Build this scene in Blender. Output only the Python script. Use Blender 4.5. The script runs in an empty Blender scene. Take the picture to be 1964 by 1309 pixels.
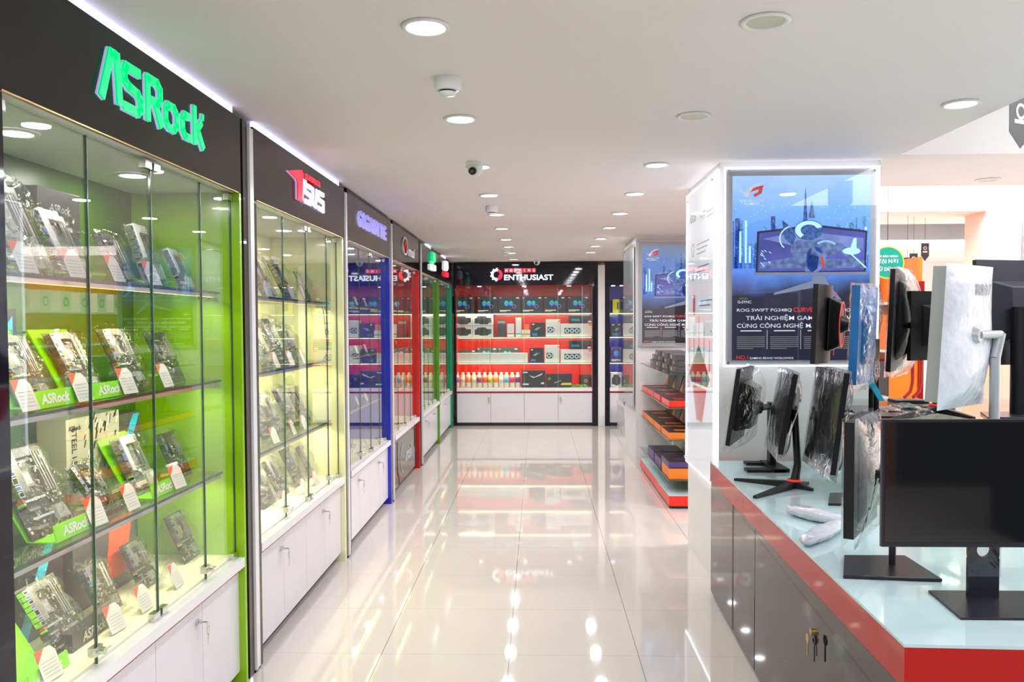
import bpy, math, random
from mathutils import Vector, Matrix
random.seed(7)
S = bpy.context.scene
COL = S.collection
PI = math.pi
# ------------------------------------------------------------------ camera
FPX, CX, CY = 1553.13, 982.0, 670.53
YAW, PITCH, ROLL = -0.0316066, -0.0331150, -0.0045496
CAMZ = 1.55175
def _axes():
    cy, sy, cp, sp, cr, sr = math.cos(YAW), math.sin(YAW), math.cos(PITCH), math.sin(PITCH), math.cos(ROLL), math.sin(ROLL)
    f = Vector((sy*cp, cy*cp, sp)); r = Vector((cy, -sy, 0)); u = r.cross(f)
    return cr*r + sr*u, -sr*r + cr*u, f
_R, _U, _F = _axes()
CAMP = Vector((0, 0, CAMZ))
cam_d = bpy.data.cameras.new('camera'); cam = bpy.data.objects.new('camera', cam_d); COL.objects.link(cam)
cam_d.sensor_width = 36; cam_d.lens = FPX/1964*36; cam_d.shift_y = (CY-654.5)/1964; cam_d.clip_start = .05; cam_d.clip_end = 100
m = Matrix.Identity(4)
for i in range(3): m[i][0] = _R[i]; m[i][1] = _U[i]; m[i][2] = -_F[i]; m[i][3] = CAMP[i]
cam.matrix_world = m
S.camera = cam
def ray(u, v): return _F + _R*((u-CX)/FPX) - _U*((v-CY)/FPX)
def at(u, v, y): d = ray(u, v); return CAMP + d*(y/d.y)
def atx(u, v, x): d = ray(u, v); return CAMP + d*(x/d.x)
def atz(u, v, z): d = ray(u, v); return CAMP + d*((z-CAMZ)/d.z)
# ------------------------------------------------------------------ look
S.view_settings.view_transform = 'Standard'; S.view_settings.look = 'None'
S.view_settings.exposure = 0.14; S.view_settings.gamma = 1.0; S.view_settings.use_curve_mapping = False
try:
    S.cycles.max_bounces = 10; S.cycles.diffuse_bounces = 5; S.cycles.glossy_bounces = 5
    S.cycles.transparent_max_bounces = 28; S.cycles.transmission_bounces = 6
    S.cycles.sample_clamp_indirect = 6; S.cycles.caustics_reflective = False; S.cycles.caustics_refractive = False
except Exception: pass
W = bpy.data.worlds.new('world'); S.world = W; W.use_nodes = True
W.node_tree.nodes['Background'].inputs[0].default_value = (.93, .96, 1, 1)
W.node_tree.nodes['Background'].inputs[1].default_value = .55
LAMP_W, PANEL_E, STRIP_E = 6.2, 3.3, 7.5
HC = 2.459; XL = -1.257; YF = 12.1
# ------------------------------------------------------------------ materials
def mat(name, col, rough=.5, metal=0, spec=.5, var=.04, scale=8, coat=0, emit=None, es=1, bump=0, bscale=40):
    M = bpy.data.materials.new(name); M.use_nodes = True; nt = M.node_tree; N = nt.nodes; L = nt.links
    b = N['Principled BSDF']; b.inputs['Roughness'].default_value = rough; b.inputs['Metallic'].default_value = metal
    b.inputs['Specular IOR Level'].default_value = spec; b.inputs['Coat Weight'].default_value = coat
    b.inputs['Coat Roughness'].default_value = .03
    tc = N.new('ShaderNodeTexCoord'); nz = N.new('ShaderNodeTexNoise'); nz.inputs['Scale'].default_value = scale; nz.inputs['Detail'].default_value = 3
    L.new(tc.outputs['Object'], nz.inputs['Vector'])
    r = N.new('ShaderNodeValToRGB')
    r.color_ramp.elements[0].color = tuple(max(0, c*(1-var)) for c in col)+(1,); r.color_ramp.elements[0].position = .3
    r.color_ramp.elements[1].color = tuple(min(1, c*(1+var)) for c in col)+(1,); r.color_ramp.elements[1].position = .7
    L.new(nz.outputs['Fac'], r.inputs['Fac']); L.new(r.outputs['Color'], b.inputs['Base Color'])
    if emit: b.inputs['Emission Color'].default_value = tuple(emit)+(1,); b.inputs['Emission Strength'].default_value = es
    if bump:
        n2 = N.new('ShaderNodeTexNoise'); n2.inputs['Scale'].default_value = bscale; L.new(tc.outputs['Object'], n2.inputs['Vector'])
        bp = N.new('ShaderNodeBump'); bp.inputs['Strength'].default_value = bump; bp.inputs['Distance'].default_value = .01
        L.new(n2.outputs['Fac'], bp.inputs['Height']); L.new(bp.outputs['Normal'], b.inputs['Normal'])
    return M
def clear(name, tint=(.97, .99, .98), r0=.04, rough=0.0, wob=0, wscale=14, power=5.0):
    # a thin clear sheet: transparent with a Schlick reflection
    M = bpy.data.materials.new(name); M.use_nodes = True; nt = M.node_tree; N = nt.nodes; L = nt.links
    N.remove(N['Principled BSDF']); out = N['Material Output']
    t = N.new('ShaderNodeBsdfTransparent'); t.inputs[0].default_value = tint+(1,)
    g = N.new('ShaderNodeBsdfGlossy'); g.inputs['Roughness'].default_value = rough
    lw = N.new('ShaderNodeLayerWeight'); lw.inputs['Blend'].default_value = .5
    p = N.new('ShaderNodeMath'); p.operation = 'POWER'; p.inputs[1].default_value = power; L.new(lw.outputs['Facing'], p.inputs[0])
    q = N.new('ShaderNodeMath'); q.operation = 'MULTIPLY_ADD'; q.inputs[1].default_value = 1-r0; q.inputs[2].default_value = r0; L.new(p.outputs[0], q.inputs[0])
    mx = N.new('ShaderNodeMixShader'); L.new(q.outputs[0], mx.inputs[0]); L.new(t.outputs[0], mx.inputs[1]); L.new(g.outputs[0], mx.inputs[2])
    L.new(mx.outputs[0], out.inputs[0])
    if wob:
        tc = N.new('ShaderNodeTexCoord'); n2 = N.new('ShaderNodeTexNoise'); n2.inputs['Scale'].default_value = wscale; n2.inputs['Detail'].default_value = 4
        n2.inputs['Distortion'].default_value = 1.2
        L.new(tc.outputs['Object'], n2.inputs['Vector'])
        bp = N.new('ShaderNodeBump'); bp.inputs['Strength'].default_value = wob; bp.inputs['Distance'].default_value = .03
        L.new(n2.outputs['Fac'], bp.inputs['Height']); L.new(bp.outputs['Normal'], g.inputs['Normal']); L.new(bp.outputs['Normal'], lw.inputs['Normal'])
    return M
def glow(name, col, s): return mat(name, (.8, .8, .8), .5, emit=col, es=s, var=.01)
def floor_mat():
    M = mat('floor_tile', (.62, .570, .525), .04, spec=.5, var=.02, scale=3, coat=.1)
    nt = M.node_tree; N = nt.nodes; L = nt.links; b = N['Principled BSDF']
    tc = N.new('ShaderNodeTexCoord'); sx = N.new('ShaderNodeSeparateXYZ'); L.new(tc.outputs['Object'], sx.inputs[0])
    def line(o, off, w):
        a = N.new('ShaderNodeMath'); a.operation = 'SUBTRACT'; L.new(sx.outputs[o], a.inputs[0]); a.inputs[1].default_value = off
        d = N.new('ShaderNodeMath'); d.operation = 'DIVIDE'; L.new(a.outputs[0], d.inputs[0]); d.inputs[1].default_value = .6
        p = N.new('ShaderNodeMath'); p.operation = 'PINGPONG'; L.new(d.outputs[0], p.inputs[0]); p.inputs[1].default_value = .5
        c = N.new('ShaderNodeMath'); c.operation = 'LESS_THAN'; L.new(p.outputs[0], c.inputs[0]); c.inputs[1].default_value = w/.6
        return c
    l1 = line('X', -.136, .0014); l2 = line('Y', 3.7287, .0010)
    src = b.inputs['Base Color'].links[0].from_socket
    m1 = N.new('ShaderNodeMix'); m1.data_type = 'RGBA'; L.new(l1.outputs[0], m1.inputs[0]); L.new(src, m1.inputs[6]); m1.inputs[7].default_value = (.13, .12, .11, 1)
    m2 = N.new('ShaderNodeMix'); m2.data_type = 'RGBA'; L.new(l2.outputs[0], m2.inputs[0]); L.new(m1.outputs[2], m2.inputs[6]); m2.inputs[7].default_value = (.33, .30, .28, 1)
    L.new(m2.outputs[2], b.inputs['Base Color'])
    return M
M = {}
M['floor'] = floor_mat()
M['ceil'] = mat('ceiling_paint', (.84, .785, .785), .7, var=.015, scale=1.5)
M['wall'] = mat('white_paint', (.80, .79, .79), .6, var=.015)
M['warmwall'] = mat('cream_paint', (.82, .76, .68), .6, var=.02)
M['laminate'] = mat('white_laminate', (.72, .70, .75), .28, var=.015)
M['sill'] = mat('white_profile', (.82, .81, .83), .2, var=.01)
M['alu'] = mat('aluminium', (.75, .75, .78), .28, .9, var=.03)
M['chrome'] = mat('chrome', (.72, .71, .70), .15, 1, var=.05)
M['brass'] = mat('brass', (.55, .38, .16), .3, 1, var=.05)
M['fascia'] = mat('glossy_dark_panel', (.008, .007, .008), .03, spec=.42, coat=0, var=.1)
M['mirrordark'] = mat('brown_mirror_panel', (.032, .026, .021), .03, .3, spec=.6, coat=.1, var=.05)
M['navy'] = mat('glossy_black_panel', (.006, .006, .013), .05, spec=.45, coat=0, var=.1)
M['black'] = mat('black_plastic', (.006, .006, .008), .35, spec=.35, var=.1)
M['soft'] = mat('matt_black', (.010, .010, .014), .5, spec=.35, var=.1)
M['rim'] = mat('dark_grey_metal', (.028, .030, .040), .3, .4, var=.06)
M['screen'] = mat('screen_glass', (.006, .007, .009), .06, spec=.6, coat=.6, var=.1)
M['redglass'] = mat('red_back_painted_glass', (.42, .003, .002), .04, spec=.32, coat=0, var=.03)
M['red'] = mat('red_panel', (.88, .022, .006), .25, var=.05)
M['redline'] = mat('dark_red_strip', (.30, .003, .010), .25, var=.05)
M['toeblack'] = mat('black_kick_board', (.020, .018, .024), .3, var=.1)
M['glass'] = clear('clear_glass', (.975, .988, .978), .045, power=3.9)
M['shelfglass'] = clear('green_glass_shelf', (.86, .95, .90), .06)
M['glassedge'] = mat('green_glass_edge', (.035, .085, .06), .15, var=.1)
M['glassedgel'] = mat('pale_glass_edge', (.35, .50, .42), .15, var=.1)
M['acrylic'] = clear('clear_acrylic', (.97, .98, .985), .05, power=4.6)
M['plastic'] = clear('crinkled_plastic', (.98, .98, .97), .02, .03, wob=.8, wscale=22, power=4.2)
M['film'] = clear('protective_film', (.88, .89, .92), .05, .05, wob=.25, wscale=6, power=3.4)
M['bagwhite'] = mat('white_plastic_bag', (.62, .63, .70), .22, spec=.8, var=.12, scale=5, bump=.9, bscale=16)
M['topglass'] = mat('white_back_painted_glass', (.50, .66, .68), .05, spec=.5, var=.02)
M['cream'] = mat('cream_base', (.85, .82, .62), .4, var=.02)
M['led_on'] = glow('lit_diffuser', (.93, .95, 1), 14)
M['led_off'] = mat('unlit_diffuser', (.62, .60, .46), .4, var=.03)
M['strip'] = glow('yellow_led_strip', (1, .84, .16), STRIP_E)
M['strip2'] = glow('warm_white_led_strip', (1, .93, .55), 6)
M['stripw'] = glow('white_led_strip', (.88, .90, 1), 4)
M['stripb'] = glow('blue_white_led_strip', (.50, .55, 1), 1.9)
M['panel'] = glow('added_fill_light', (.97, .98, 1), PANEL_E); M['panelb'] = glow('added_fill_light_far', (1, .98, .97), PANEL_E*3.2)  # emission of the fill panels added in the ceiling recesses
M['paper'] = mat('card_paper', (.66, .65, .65), .6, var=.02)
M['orange_red'] = mat('orange_red_print', (.85, .10, .03), .5, var=.03)
M['grey_print'] = mat('grey_print', (.35, .35, .36), .6, var=.03)
M['lime'] = mat('lime_card', (.25, .78, .0), .35, var=.04)
M['white'] = mat('white_print', (.85, .85, .85), .4, var=.01)
M['cardw'] = mat('white_carton', (.80, .79, .76), .45, var=.02)
M['cardk'] = mat('black_carton', (.025, .026, .030), .35, var=.15)
M['cardg'] = mat('dark_grey_carton', (.07, .07, .075), .4, var=.1)
M['beige'] = mat('beige_carton', (.42, .41, .33), .45, var=.04)
M['blue'] = mat('blue_print', (.02, .22, .55), .4, var=.1)
M['cyan'] = mat('cyan_print', (.03, .45, .70), .4, var=.1)
M['gold'] = mat('gold_print', (.60, .36, .06), .4, var=.05)
M['yellow'] = mat('yellow_print', (.80, .72, .02), .4, var=.05)
M['orange'] = mat('orange_carton', (.90, .22, .01), .4, var=.05)
M['purple'] = mat('purple_carton', (.09, .05, .22), .4, var=.08)
M['magenta'] = mat('magenta_print', (.55, .02, .22), .4, var=.05)
M['green'] = mat('green_print', (.02, .50, .12), .4, var=.1)
M['teal'] = mat('teal_print', (.0, .38, .28), .4, var=.05)
M['bottle'] = mat('milky_bottle', (.80, .82, .66), .3, var=.02)
M['skin'] = mat('pcb_brown', (.10, .075, .05), .35, var=.3, scale=60)
M['pcb'] = mat('pcb_black', (.030, .034, .028), .35, var=.5, scale=70)
M['pcbs'] = mat('pcb_silver', (.30, .29, .27), .35, .3, var=.4, scale=50)
M['sink'] = mat('grey_heatsink', (.40, .40, .41), .3, .6, var=.15, scale=40)
M['sinkw'] = mat('white_shroud', (.66, .66, .68), .3, .1, var=.05, scale=20)
M['slotg'] = mat('slot_grey', (.20, .21, .20), .35, var=.1)
M['port'] = mat('port_metal', (.55, .54, .50), .25, .9, var=.15, scale=60)
M['portblue'] = mat('port_blue', (.03, .10, .45), .4, var=.1)
M['jackred'] = mat('jack_red', (.80, .10, .05), .4, var=.1)
M['jackgreen'] = mat('jack_green', (.25, .70, .05), .4, var=.1)
M['bluefilm'] = mat('blue_protective_film', (.02, .17, .48), .3, var=.08)
M['silver'] = mat('silver_plastic', (.52, .53, .56), .3, .4, var=.03)
# ------------------------------------------------------------------ geometry helpers
class Fr:
    def __init__(s, o, u, v):
        s.o = Vector(o); s.u = Vector(u).normalized(); s.v = Vector(v).normalized(); s.n = s.u.cross(s.v)
    def p(s, a, b, c=0): return s.o + s.u*a + s.v*b + s.n*c
def FL(y, z, x=XL): return Fr((x, y, z), (0, 1, 0), (0, 0, 1))      # faces +X
def FN(x, z, y): return Fr((x, y, z), (1, 0, 0), (0, 0, 1))         # faces -Y
def FW(y, z, x): return Fr((x, y, z), (0, -1, 0), (0, 0, 1))        # faces -X
def org(o):
    v = Vector((0, 0, 0))
    while o: v += o.location; o = o.parent
    return v
class MB:
    def __init__(s): s.v = []; s.f = []; s.m = []; s.sm = []
    def add(s, vs, fs, m=0, smooth=False):
        b = len(s.v); s.v += [tuple(x) for x in vs]
        for f in fs: s.f.append([b+i for i in f]); s.m.append(m); s.sm.append(smooth)
        return s
    def hexa(s, p, m=0): return s.add(p, [(0, 3, 2, 1), (4, 5, 6, 7), (0, 1, 5, 4), (1, 2, 6, 5), (2, 3, 7, 6), (3, 0, 4, 7)], m)
    def box(s, x0, x1, y0, y1, z0, z1, m=0):
        return s.hexa([(x0, y0, z0), (x1, y0, z0), (x1, y1, z0), (x0, y1, z0), (x0, y0, z1), (x1, y0, z1), (x1, y1, z1), (x0, y1, z1)], m)
    def fbox(s, F, a0, a1, b0, b1, c0, c1, m=0):
        return s.hexa([F.p(a, b, c) for c in (c0, c1) for a, b in ((a0, b0), (a1, b0), (a1, b1), (a0, b1))], m)
    def fpoly(s, F, pts, c0, c1, m=0):
        n = len(pts); a = sum(pts[i][0]*pts[(i+1) % n][1]-pts[(i+1) % n][0]*pts[i][1] for i in range(n))
        if a < 0: pts = pts[::-1]
        vs = [F.p(x, y, c0) for x, y in pts]+[F.p(x, y, c1) for x, y in pts]
        return s.add(vs, [tuple(range(n-1, -1, -1)), tuple(range(n, 2*n))]+[(i, (i+1) % n, n+(i+1) % n, n+i) for i in range(n)], m)
    def fstroke(s, F, pts, w, c0, c1, m=0):
        for i, (a, b) in enumerate(zip(pts, pts[1:])):
            d = Vector((b[0]-a[0], b[1]-a[1])); L = d.length or 1; d /= L; n = Vector((-d.y, d.x))*w/2; e = d*(w*.28)
            A = Vector(a)-(e if i else e*0); B = Vector(b)+(e if i < len(pts)-2 else e*0)
            s.fpoly(F, [tuple(A-n), tuple(B-n), tuple(B+n), tuple(A+n)], c0, c1, m)
        return s
    def fdisc(s, F, a, b, r, c0, c1, m=0, seg=24, ry=None, r2=None, t0=0, t1=2*PI):
        ry = ry or r
        if r2 is None: return s.fpoly(F, [(a+r*math.cos(2*PI*i/seg), b+ry*math.sin(2*PI*i/seg)) for i in range(seg)], c0, c1, m)
        k = ry/r
        for i in range(seg):
            p, q = t0+(t1-t0)*i/seg, t0+(t1-t0)*(i+1)/seg
            s.fpoly(F, [(a+r2*math.cos(p), b+r2*k*math.sin(p)), (a+r*math.cos(p), b+ry*math.sin(p)), (a+r*math.cos(q), b+ry*math.sin(q)), (a+r2*math.cos(q), b+r2*k*math.sin(q))], c0, c1, m)
        return s
    def cyl(s, p0, p1, r0, r1=None, seg=16, m=0):
        p0, p1 = Vector(p0), Vector(p1); r1 = r0 if r1 is None else r1
        z = (p1-p0).normalized(); x = z.orthogonal().normalized(); y = z.cross(x)
        vs = [p+(x*math.cos(2*PI*i/seg)+y*math.sin(2*PI*i/seg))*r for p, r in ((p0, r0), (p1, r1)) for i in range(seg)]
        s.add(vs, [(i, (i+1) % seg, seg+(i+1) % seg, seg+i) for i in range(seg)], m, True)
        return s.add(vs, [tuple(range(seg-1, -1, -1)), tuple(range(seg, 2*seg))], m)
    def lathe(s, c, prof, seg=24, m=0):
        vs = [(c[0]+r*math.cos(2*PI*i/seg), c[1]+r*math.sin(2*PI*i/seg), c[2]+z) for r, z in prof for i in range(seg)]
        fs = [(k*seg+i, k*seg+(i+1) % seg, (k+1)*seg+(i+1) % seg, (k+1)*seg+i) for k in range(len(prof)-1) for i in range(seg)]
        return s.add(vs, fs, m, True)
    def tube(s, pts, r, seg=6, m=0):
        pts = [Vector(p) for p in pts]
        for a, b in zip(pts, pts[1:]): s.cyl(a, b, r, r, seg, m)
        return s
    def grid(s, fn, nu, nv, m=0, smooth=True):
        vs = [fn(i/nu, j/nv) for j in range(nv+1) for i in range(nu+1)]
        return s.add(vs, [(j*(nu+1)+i, j*(nu+1)+i+1, (j+1)*(nu+1)+i+1, (j+1)*(nu+1)+i) for j in range(nv) for i in range(nu)], m, smooth)
    def build(s, name, mats, parent=None, bevel=0, solid=0):
        me = bpy.data.meshes.new(name); o = org(parent)
        me.from_pydata([(a-o.x, b-o.y, c-o.z) for a, b, c in s.v], [], s.f)
        for x in (mats if isinstance(mats, (list, tuple)) else [mats]): me.materials.append(M[x] if isinstance(x, str) else x)
        for i, p in enumerate(me.polygons): p.material_index = s.m[i]; p.use_smooth = s.sm[i]
        me.update()
        ob = bpy.data.objects.new(name, me); COL.objects.link(ob)
        if parent: ob.parent = parent
        if bevel:
            b = ob.modifiers.new('bevel', 'BEVEL'); b.width = bevel; b.segments = 2; b.limit_method = 'ANGLE'; b.angle_limit = .6
        if solid:
            b = ob.modifiers.new('solid', 'SOLIDIFY'); b.thickness = solid; b.offset = 0
        return ob
def thing(name, label, cat, loc=(0, 0, 0), group=None):
    o = bpy.data.objects.new(name, None); COL.objects.link(o); o.location = loc; o.empty_display_size = .05
    return tag(o, label, cat, group)
def tag(o, label, cat, group=None):
    o['label'] = label; o['category'] = cat
    if group: o['group'] = group
    return o
def struct(o): o['kind'] = 'structure'; return o
def copy_tree(o, parent=None):
    c = o.copy(); COL.objects.link(c); c.parent = parent
    for ch in list(o.children): copy_tree(ch, c)
    return c
def lettering(name, txt, F, a, b, w, h, mt, parent, c0=.0, ext=.001, bold=0, italic=0, center=True):
    cu = bpy.data.curves.new('t', 'FONT'); cu.body = txt; cu.size = 1; cu.offset = bold; cu.shear = italic; cu.resolution_u = 3; cu.space_line = .95
    cu.align_x = 'CENTER' if center else 'LEFT'
    ob = bpy.data.objects.new('t', cu); me = bpy.data.meshes.new_from_object(ob)
    bpy.data.objects.remove(ob); bpy.data.curves.remove(cu)
    xs = [v.co.x for v in me.vertices]; ys = [v.co.y for v in me.vertices]
    if not xs: return None
    x0, x1, y0, y1 = min(xs), max(xs), min(ys), max(ys)
    k = w/(x1-x0) if w else h/(y1-y0); ky = h/(y1-y0) if h else k
    if not w: k = ky
    o = org(parent); xc = (x0+x1)/2 if center else x0
    base = [(v.co.x, v.co.y) for v in me.vertices]; nv = len(base); polys = [list(p.vertices) for p in me.polygons]
    bpy.data.meshes.remove(me)
    mb = MB()
    def P(x, y, c): return F.p(a+(x-xc)*k, b+(y-(y0+y1)/2)*ky, c)
    vs = [P(x, y, c0+ext) for x, y in base]
    fs = []; edges = {}
    for p in polys:
        if len(p) < 3: continue
        pts = [base[i] for i in p]; ar = sum(pts[i][0]*pts[(i+1) % len(p)][1]-pts[(i+1) % len(p)][0]*pts[i][1] for i in range(len(p)))
        if ar < 0: p = p[::-1]
        fs.append(tuple(p))
        for i in range(len(p)):
            e = (p[i], p[(i+1) % len(p)]); edges[e] = edges.get(e, 0)+1
    nf = len(fs)
    if ext > .002:
        vs += [P(x, y, c0) for x, y in base]
        for (i, j) in edges:
            if (j, i) not in edges: fs.append((j, i, nv+i, nv+j))
    mb.add(vs, fs)
    if ext > .002 and isinstance(mt, (list, tuple)):
        for i in range(nf, len(fs)): mb.m[i] = 1
    return mb.build(name, mt, parent)
# ================================================================== SETTING
struct(MB().box(-1.8, 9, -3.2, 15, -.06, 0).build('floor', 'floor'))
cb = MB()
cb.box(-1.8, 1.985, -3.2, 15, HC, HC+.12); cb.box(1.985, 9, 4.523, 5.58, HC, HC+.45); cb.box(1.985, 9, 6.85, 7.75, HC, HC+.45)
cb.box(1.985, 9, 10.5, 15, HC, HC+.12)
struct(cb.build('ceiling', 'ceil'))
struct(MB().box(1.985, 2.0, -3.2, 10.5, HC+.1205, 3.1).build('wall_upstand', 'wall'))
struct(MB().box(1.985, 9, -3.2, 15, 3.1, 3.15).build('ceiling_raised', 'wall'))
struct(MB().box(-1.85, -1.80, -3.2, 15, 0, HC).build('wall_left', 'wall'))
struct(MB().box(-1.8, 1.5, 12.66, 12.72, 0, HC).build('wall_back', 'wall'))
struct(MB().box(1.5, 9, 13.0, 13.1, 0, 3.1).build('wall_far', 'wall'))
struct(MB().box(9, 9.1, -3.2, 13.1, 0, 3.1).build('wall_right', 'wall'))
for i, (x0, x1, y0, y1, lab) in enumerate([(2.6, 7.5, -1.5, 4.0, 'large added fill light panel in the near recess above the monitor table'), (2.4, 8, 5.75, 6.7, 'narrow added fill light panel between the two lowered ceiling strips'), (2.4, 8, 8.0, 10.2, 'added fill light panel in the farthest recess on the right')]):
    t = thing('added_light_panel', lab, 'ceiling light', (x0, y0, 3.06))  # glowing panel added to flood the recesses and right side with light
    MB().box(x0, x1, y0, y1, 3.07, 3.098).build('frame', 'alu', t)
    MB().box(x0+.03, x1-.03, y0+.03, y1-.03, 3.062, 3.069).build('diffuser', 'panelb' if i else 'panel', t)
struct(MB().box(2.5, 9, -3.3, -3.2, 0, 3.1).build('added_front_wall', mat('dark_added_wall', (.035, .035, .045), .5)))  # dark wall added out of view for the front monitor's reflection
struct(MB().box(3.35, 8, -1.6, -.9, 0, 1.15).build('added_dark_block', mat('dark_added_block', (.02, .022, .032), .5)))  # unseen dark block, added to darken what the front monitor reflects
struct(MB().box(2.55, 3.33, -3.19, -3.14, .0, 2.2).build('added_brown_slab', mat('brown_added_slab', (.42, .19, .09), .4, var=.5, scale=2.5)))  # unseen brown slab, added as a warm reflection in the front monitor
# ------------------------------------------------------------------ ceiling fittings
def downlight(x, y, lab, on=1, r=.072, group='round downlights in the white ceiling'):
    t = thing('downlight', lab, 'ceiling light', (x, y, HC), group)
    MB().lathe((x, y, HC), [(r, .0), (r+.004, -.004), (r-.006, -.010), (r*.79, -.006), (r*.78, -.001)], 32).build('trim_ring', 'white', t)
    MB().lathe((x, y, HC), [(r*.79, -.004), (.0001, -.0055)], 32).build('diffuser', 'led_on' if on else 'led_off', t)
    if on:
        l = bpy.data.lights.new('lamp', 'AREA'); l.shape = 'DISK'; l.size = r*1.5; l.energy = LAMP_W; l.color = (.92, .94, 1)
        lo = bpy.data.objects.new('lamp', l); COL.objects.link(lo); lo.parent = t; lo.location = (0, 0, -.012)
    return t
LY = [-1.9, -.8, .3, 1.4, 2.497, 3.616, 4.721, 5.775, 6.8, 7.811, 8.835, 9.68, 10.549, 11.585]  # first four lie out of view, added for light and reflections
ordn = ['nearest', 'second nearest', 'third nearest', 'fourth nearest', 'fifth nearest', 'sixth nearest', 'seventh nearest', 'eighth nearest', 'ninth nearest', 'farthest']
for i, y in enumerate(LY):
    k = i-4
    for s, x in (('left', -.338), ('right', .69)):
        on = not (s == 'right' and k in (0, 1))
        if k < 0: lab = 'unseen lit downlight added behind the camera, %s back in the %s ceiling row' % (('first', 'second', 'third', 'fourth')[-k-1], s)
        elif k == 9 and s == 'right': continue
        else: lab = '%s round downlight, %s of the %s ceiling row' % ('bright lit' if on else 'switched off cream', ordn[k], s)
        downlight(x, y, lab, on)
downlight(.64, 11.49, 'flush unlit disc near the dark far wall, last of the right ceiling row', 0, .06)
downlight(1.77, 3.47, 'bright downlight at the edge of the ceiling recess above the monitor table')
downlight(2.898, 5.333, 'pale downlight in the lowered ceiling strip at the upper right', 0)
def detector(x, y, lab):
    t = thing('smoke_detector', lab, 'smoke detector', (x, y, HC), 'smoke detectors on the ceiling')
    MB().lathe((x, y, HC), [(.05, 0), (.052, -.03), (.045, -.042), (.03, -.046)], 28).build('housing', 'white', t)
    MB().lathe((x, y, HC), [(.026, -.046), (.026, -.052)], 24).build('vent_ring', 'black', t)
    MB().lathe((x, y, HC), [(.034, -.052), (.028, -.062), (.0001, -.065)], 24).build('sensor_cap', 'white', t)
detector(-.331, 3.03, 'large white smoke detector hanging near the second left downlight')
detector(-.353, 6.35, 'small white smoke detector halfway along the left downlight row')
detector(-.40, 10.2, 'distant smoke detector close to the dark far wall')
def dome(x, y, lab):
    t = thing('security_camera', lab, 'security camera', (x, y, HC), 'dome security cameras')
    MB().lathe((x, y, HC), [(.048, 0), (.05, -.018), (.044, -.022)], 28).build('mount', 'white', t)
    MB().lathe((x, y, HC), [(.046, -.022), (.044, -.045), (.03, -.068), (.012, -.078), (.0001, -.08)], 28).build('housing', 'white', t)
    b = MB().cyl((x-.006, y-.02, HC-.045), (x-.012, y-.052, HC-.056), .024, .021, 20); b.cyl((x-.012, y-.0521, HC-.056), (x-.0125, y-.055, HC-.0575), .012, .012, 14, 1)
    b.build('lens', ['rim', 'screen'], t)
dome(-.352, 4.62, 'white dome security camera with dark lens beside a left row downlight')
dome(-.004, 11.75, 'small dome security camera above the far wall sign')
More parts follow.
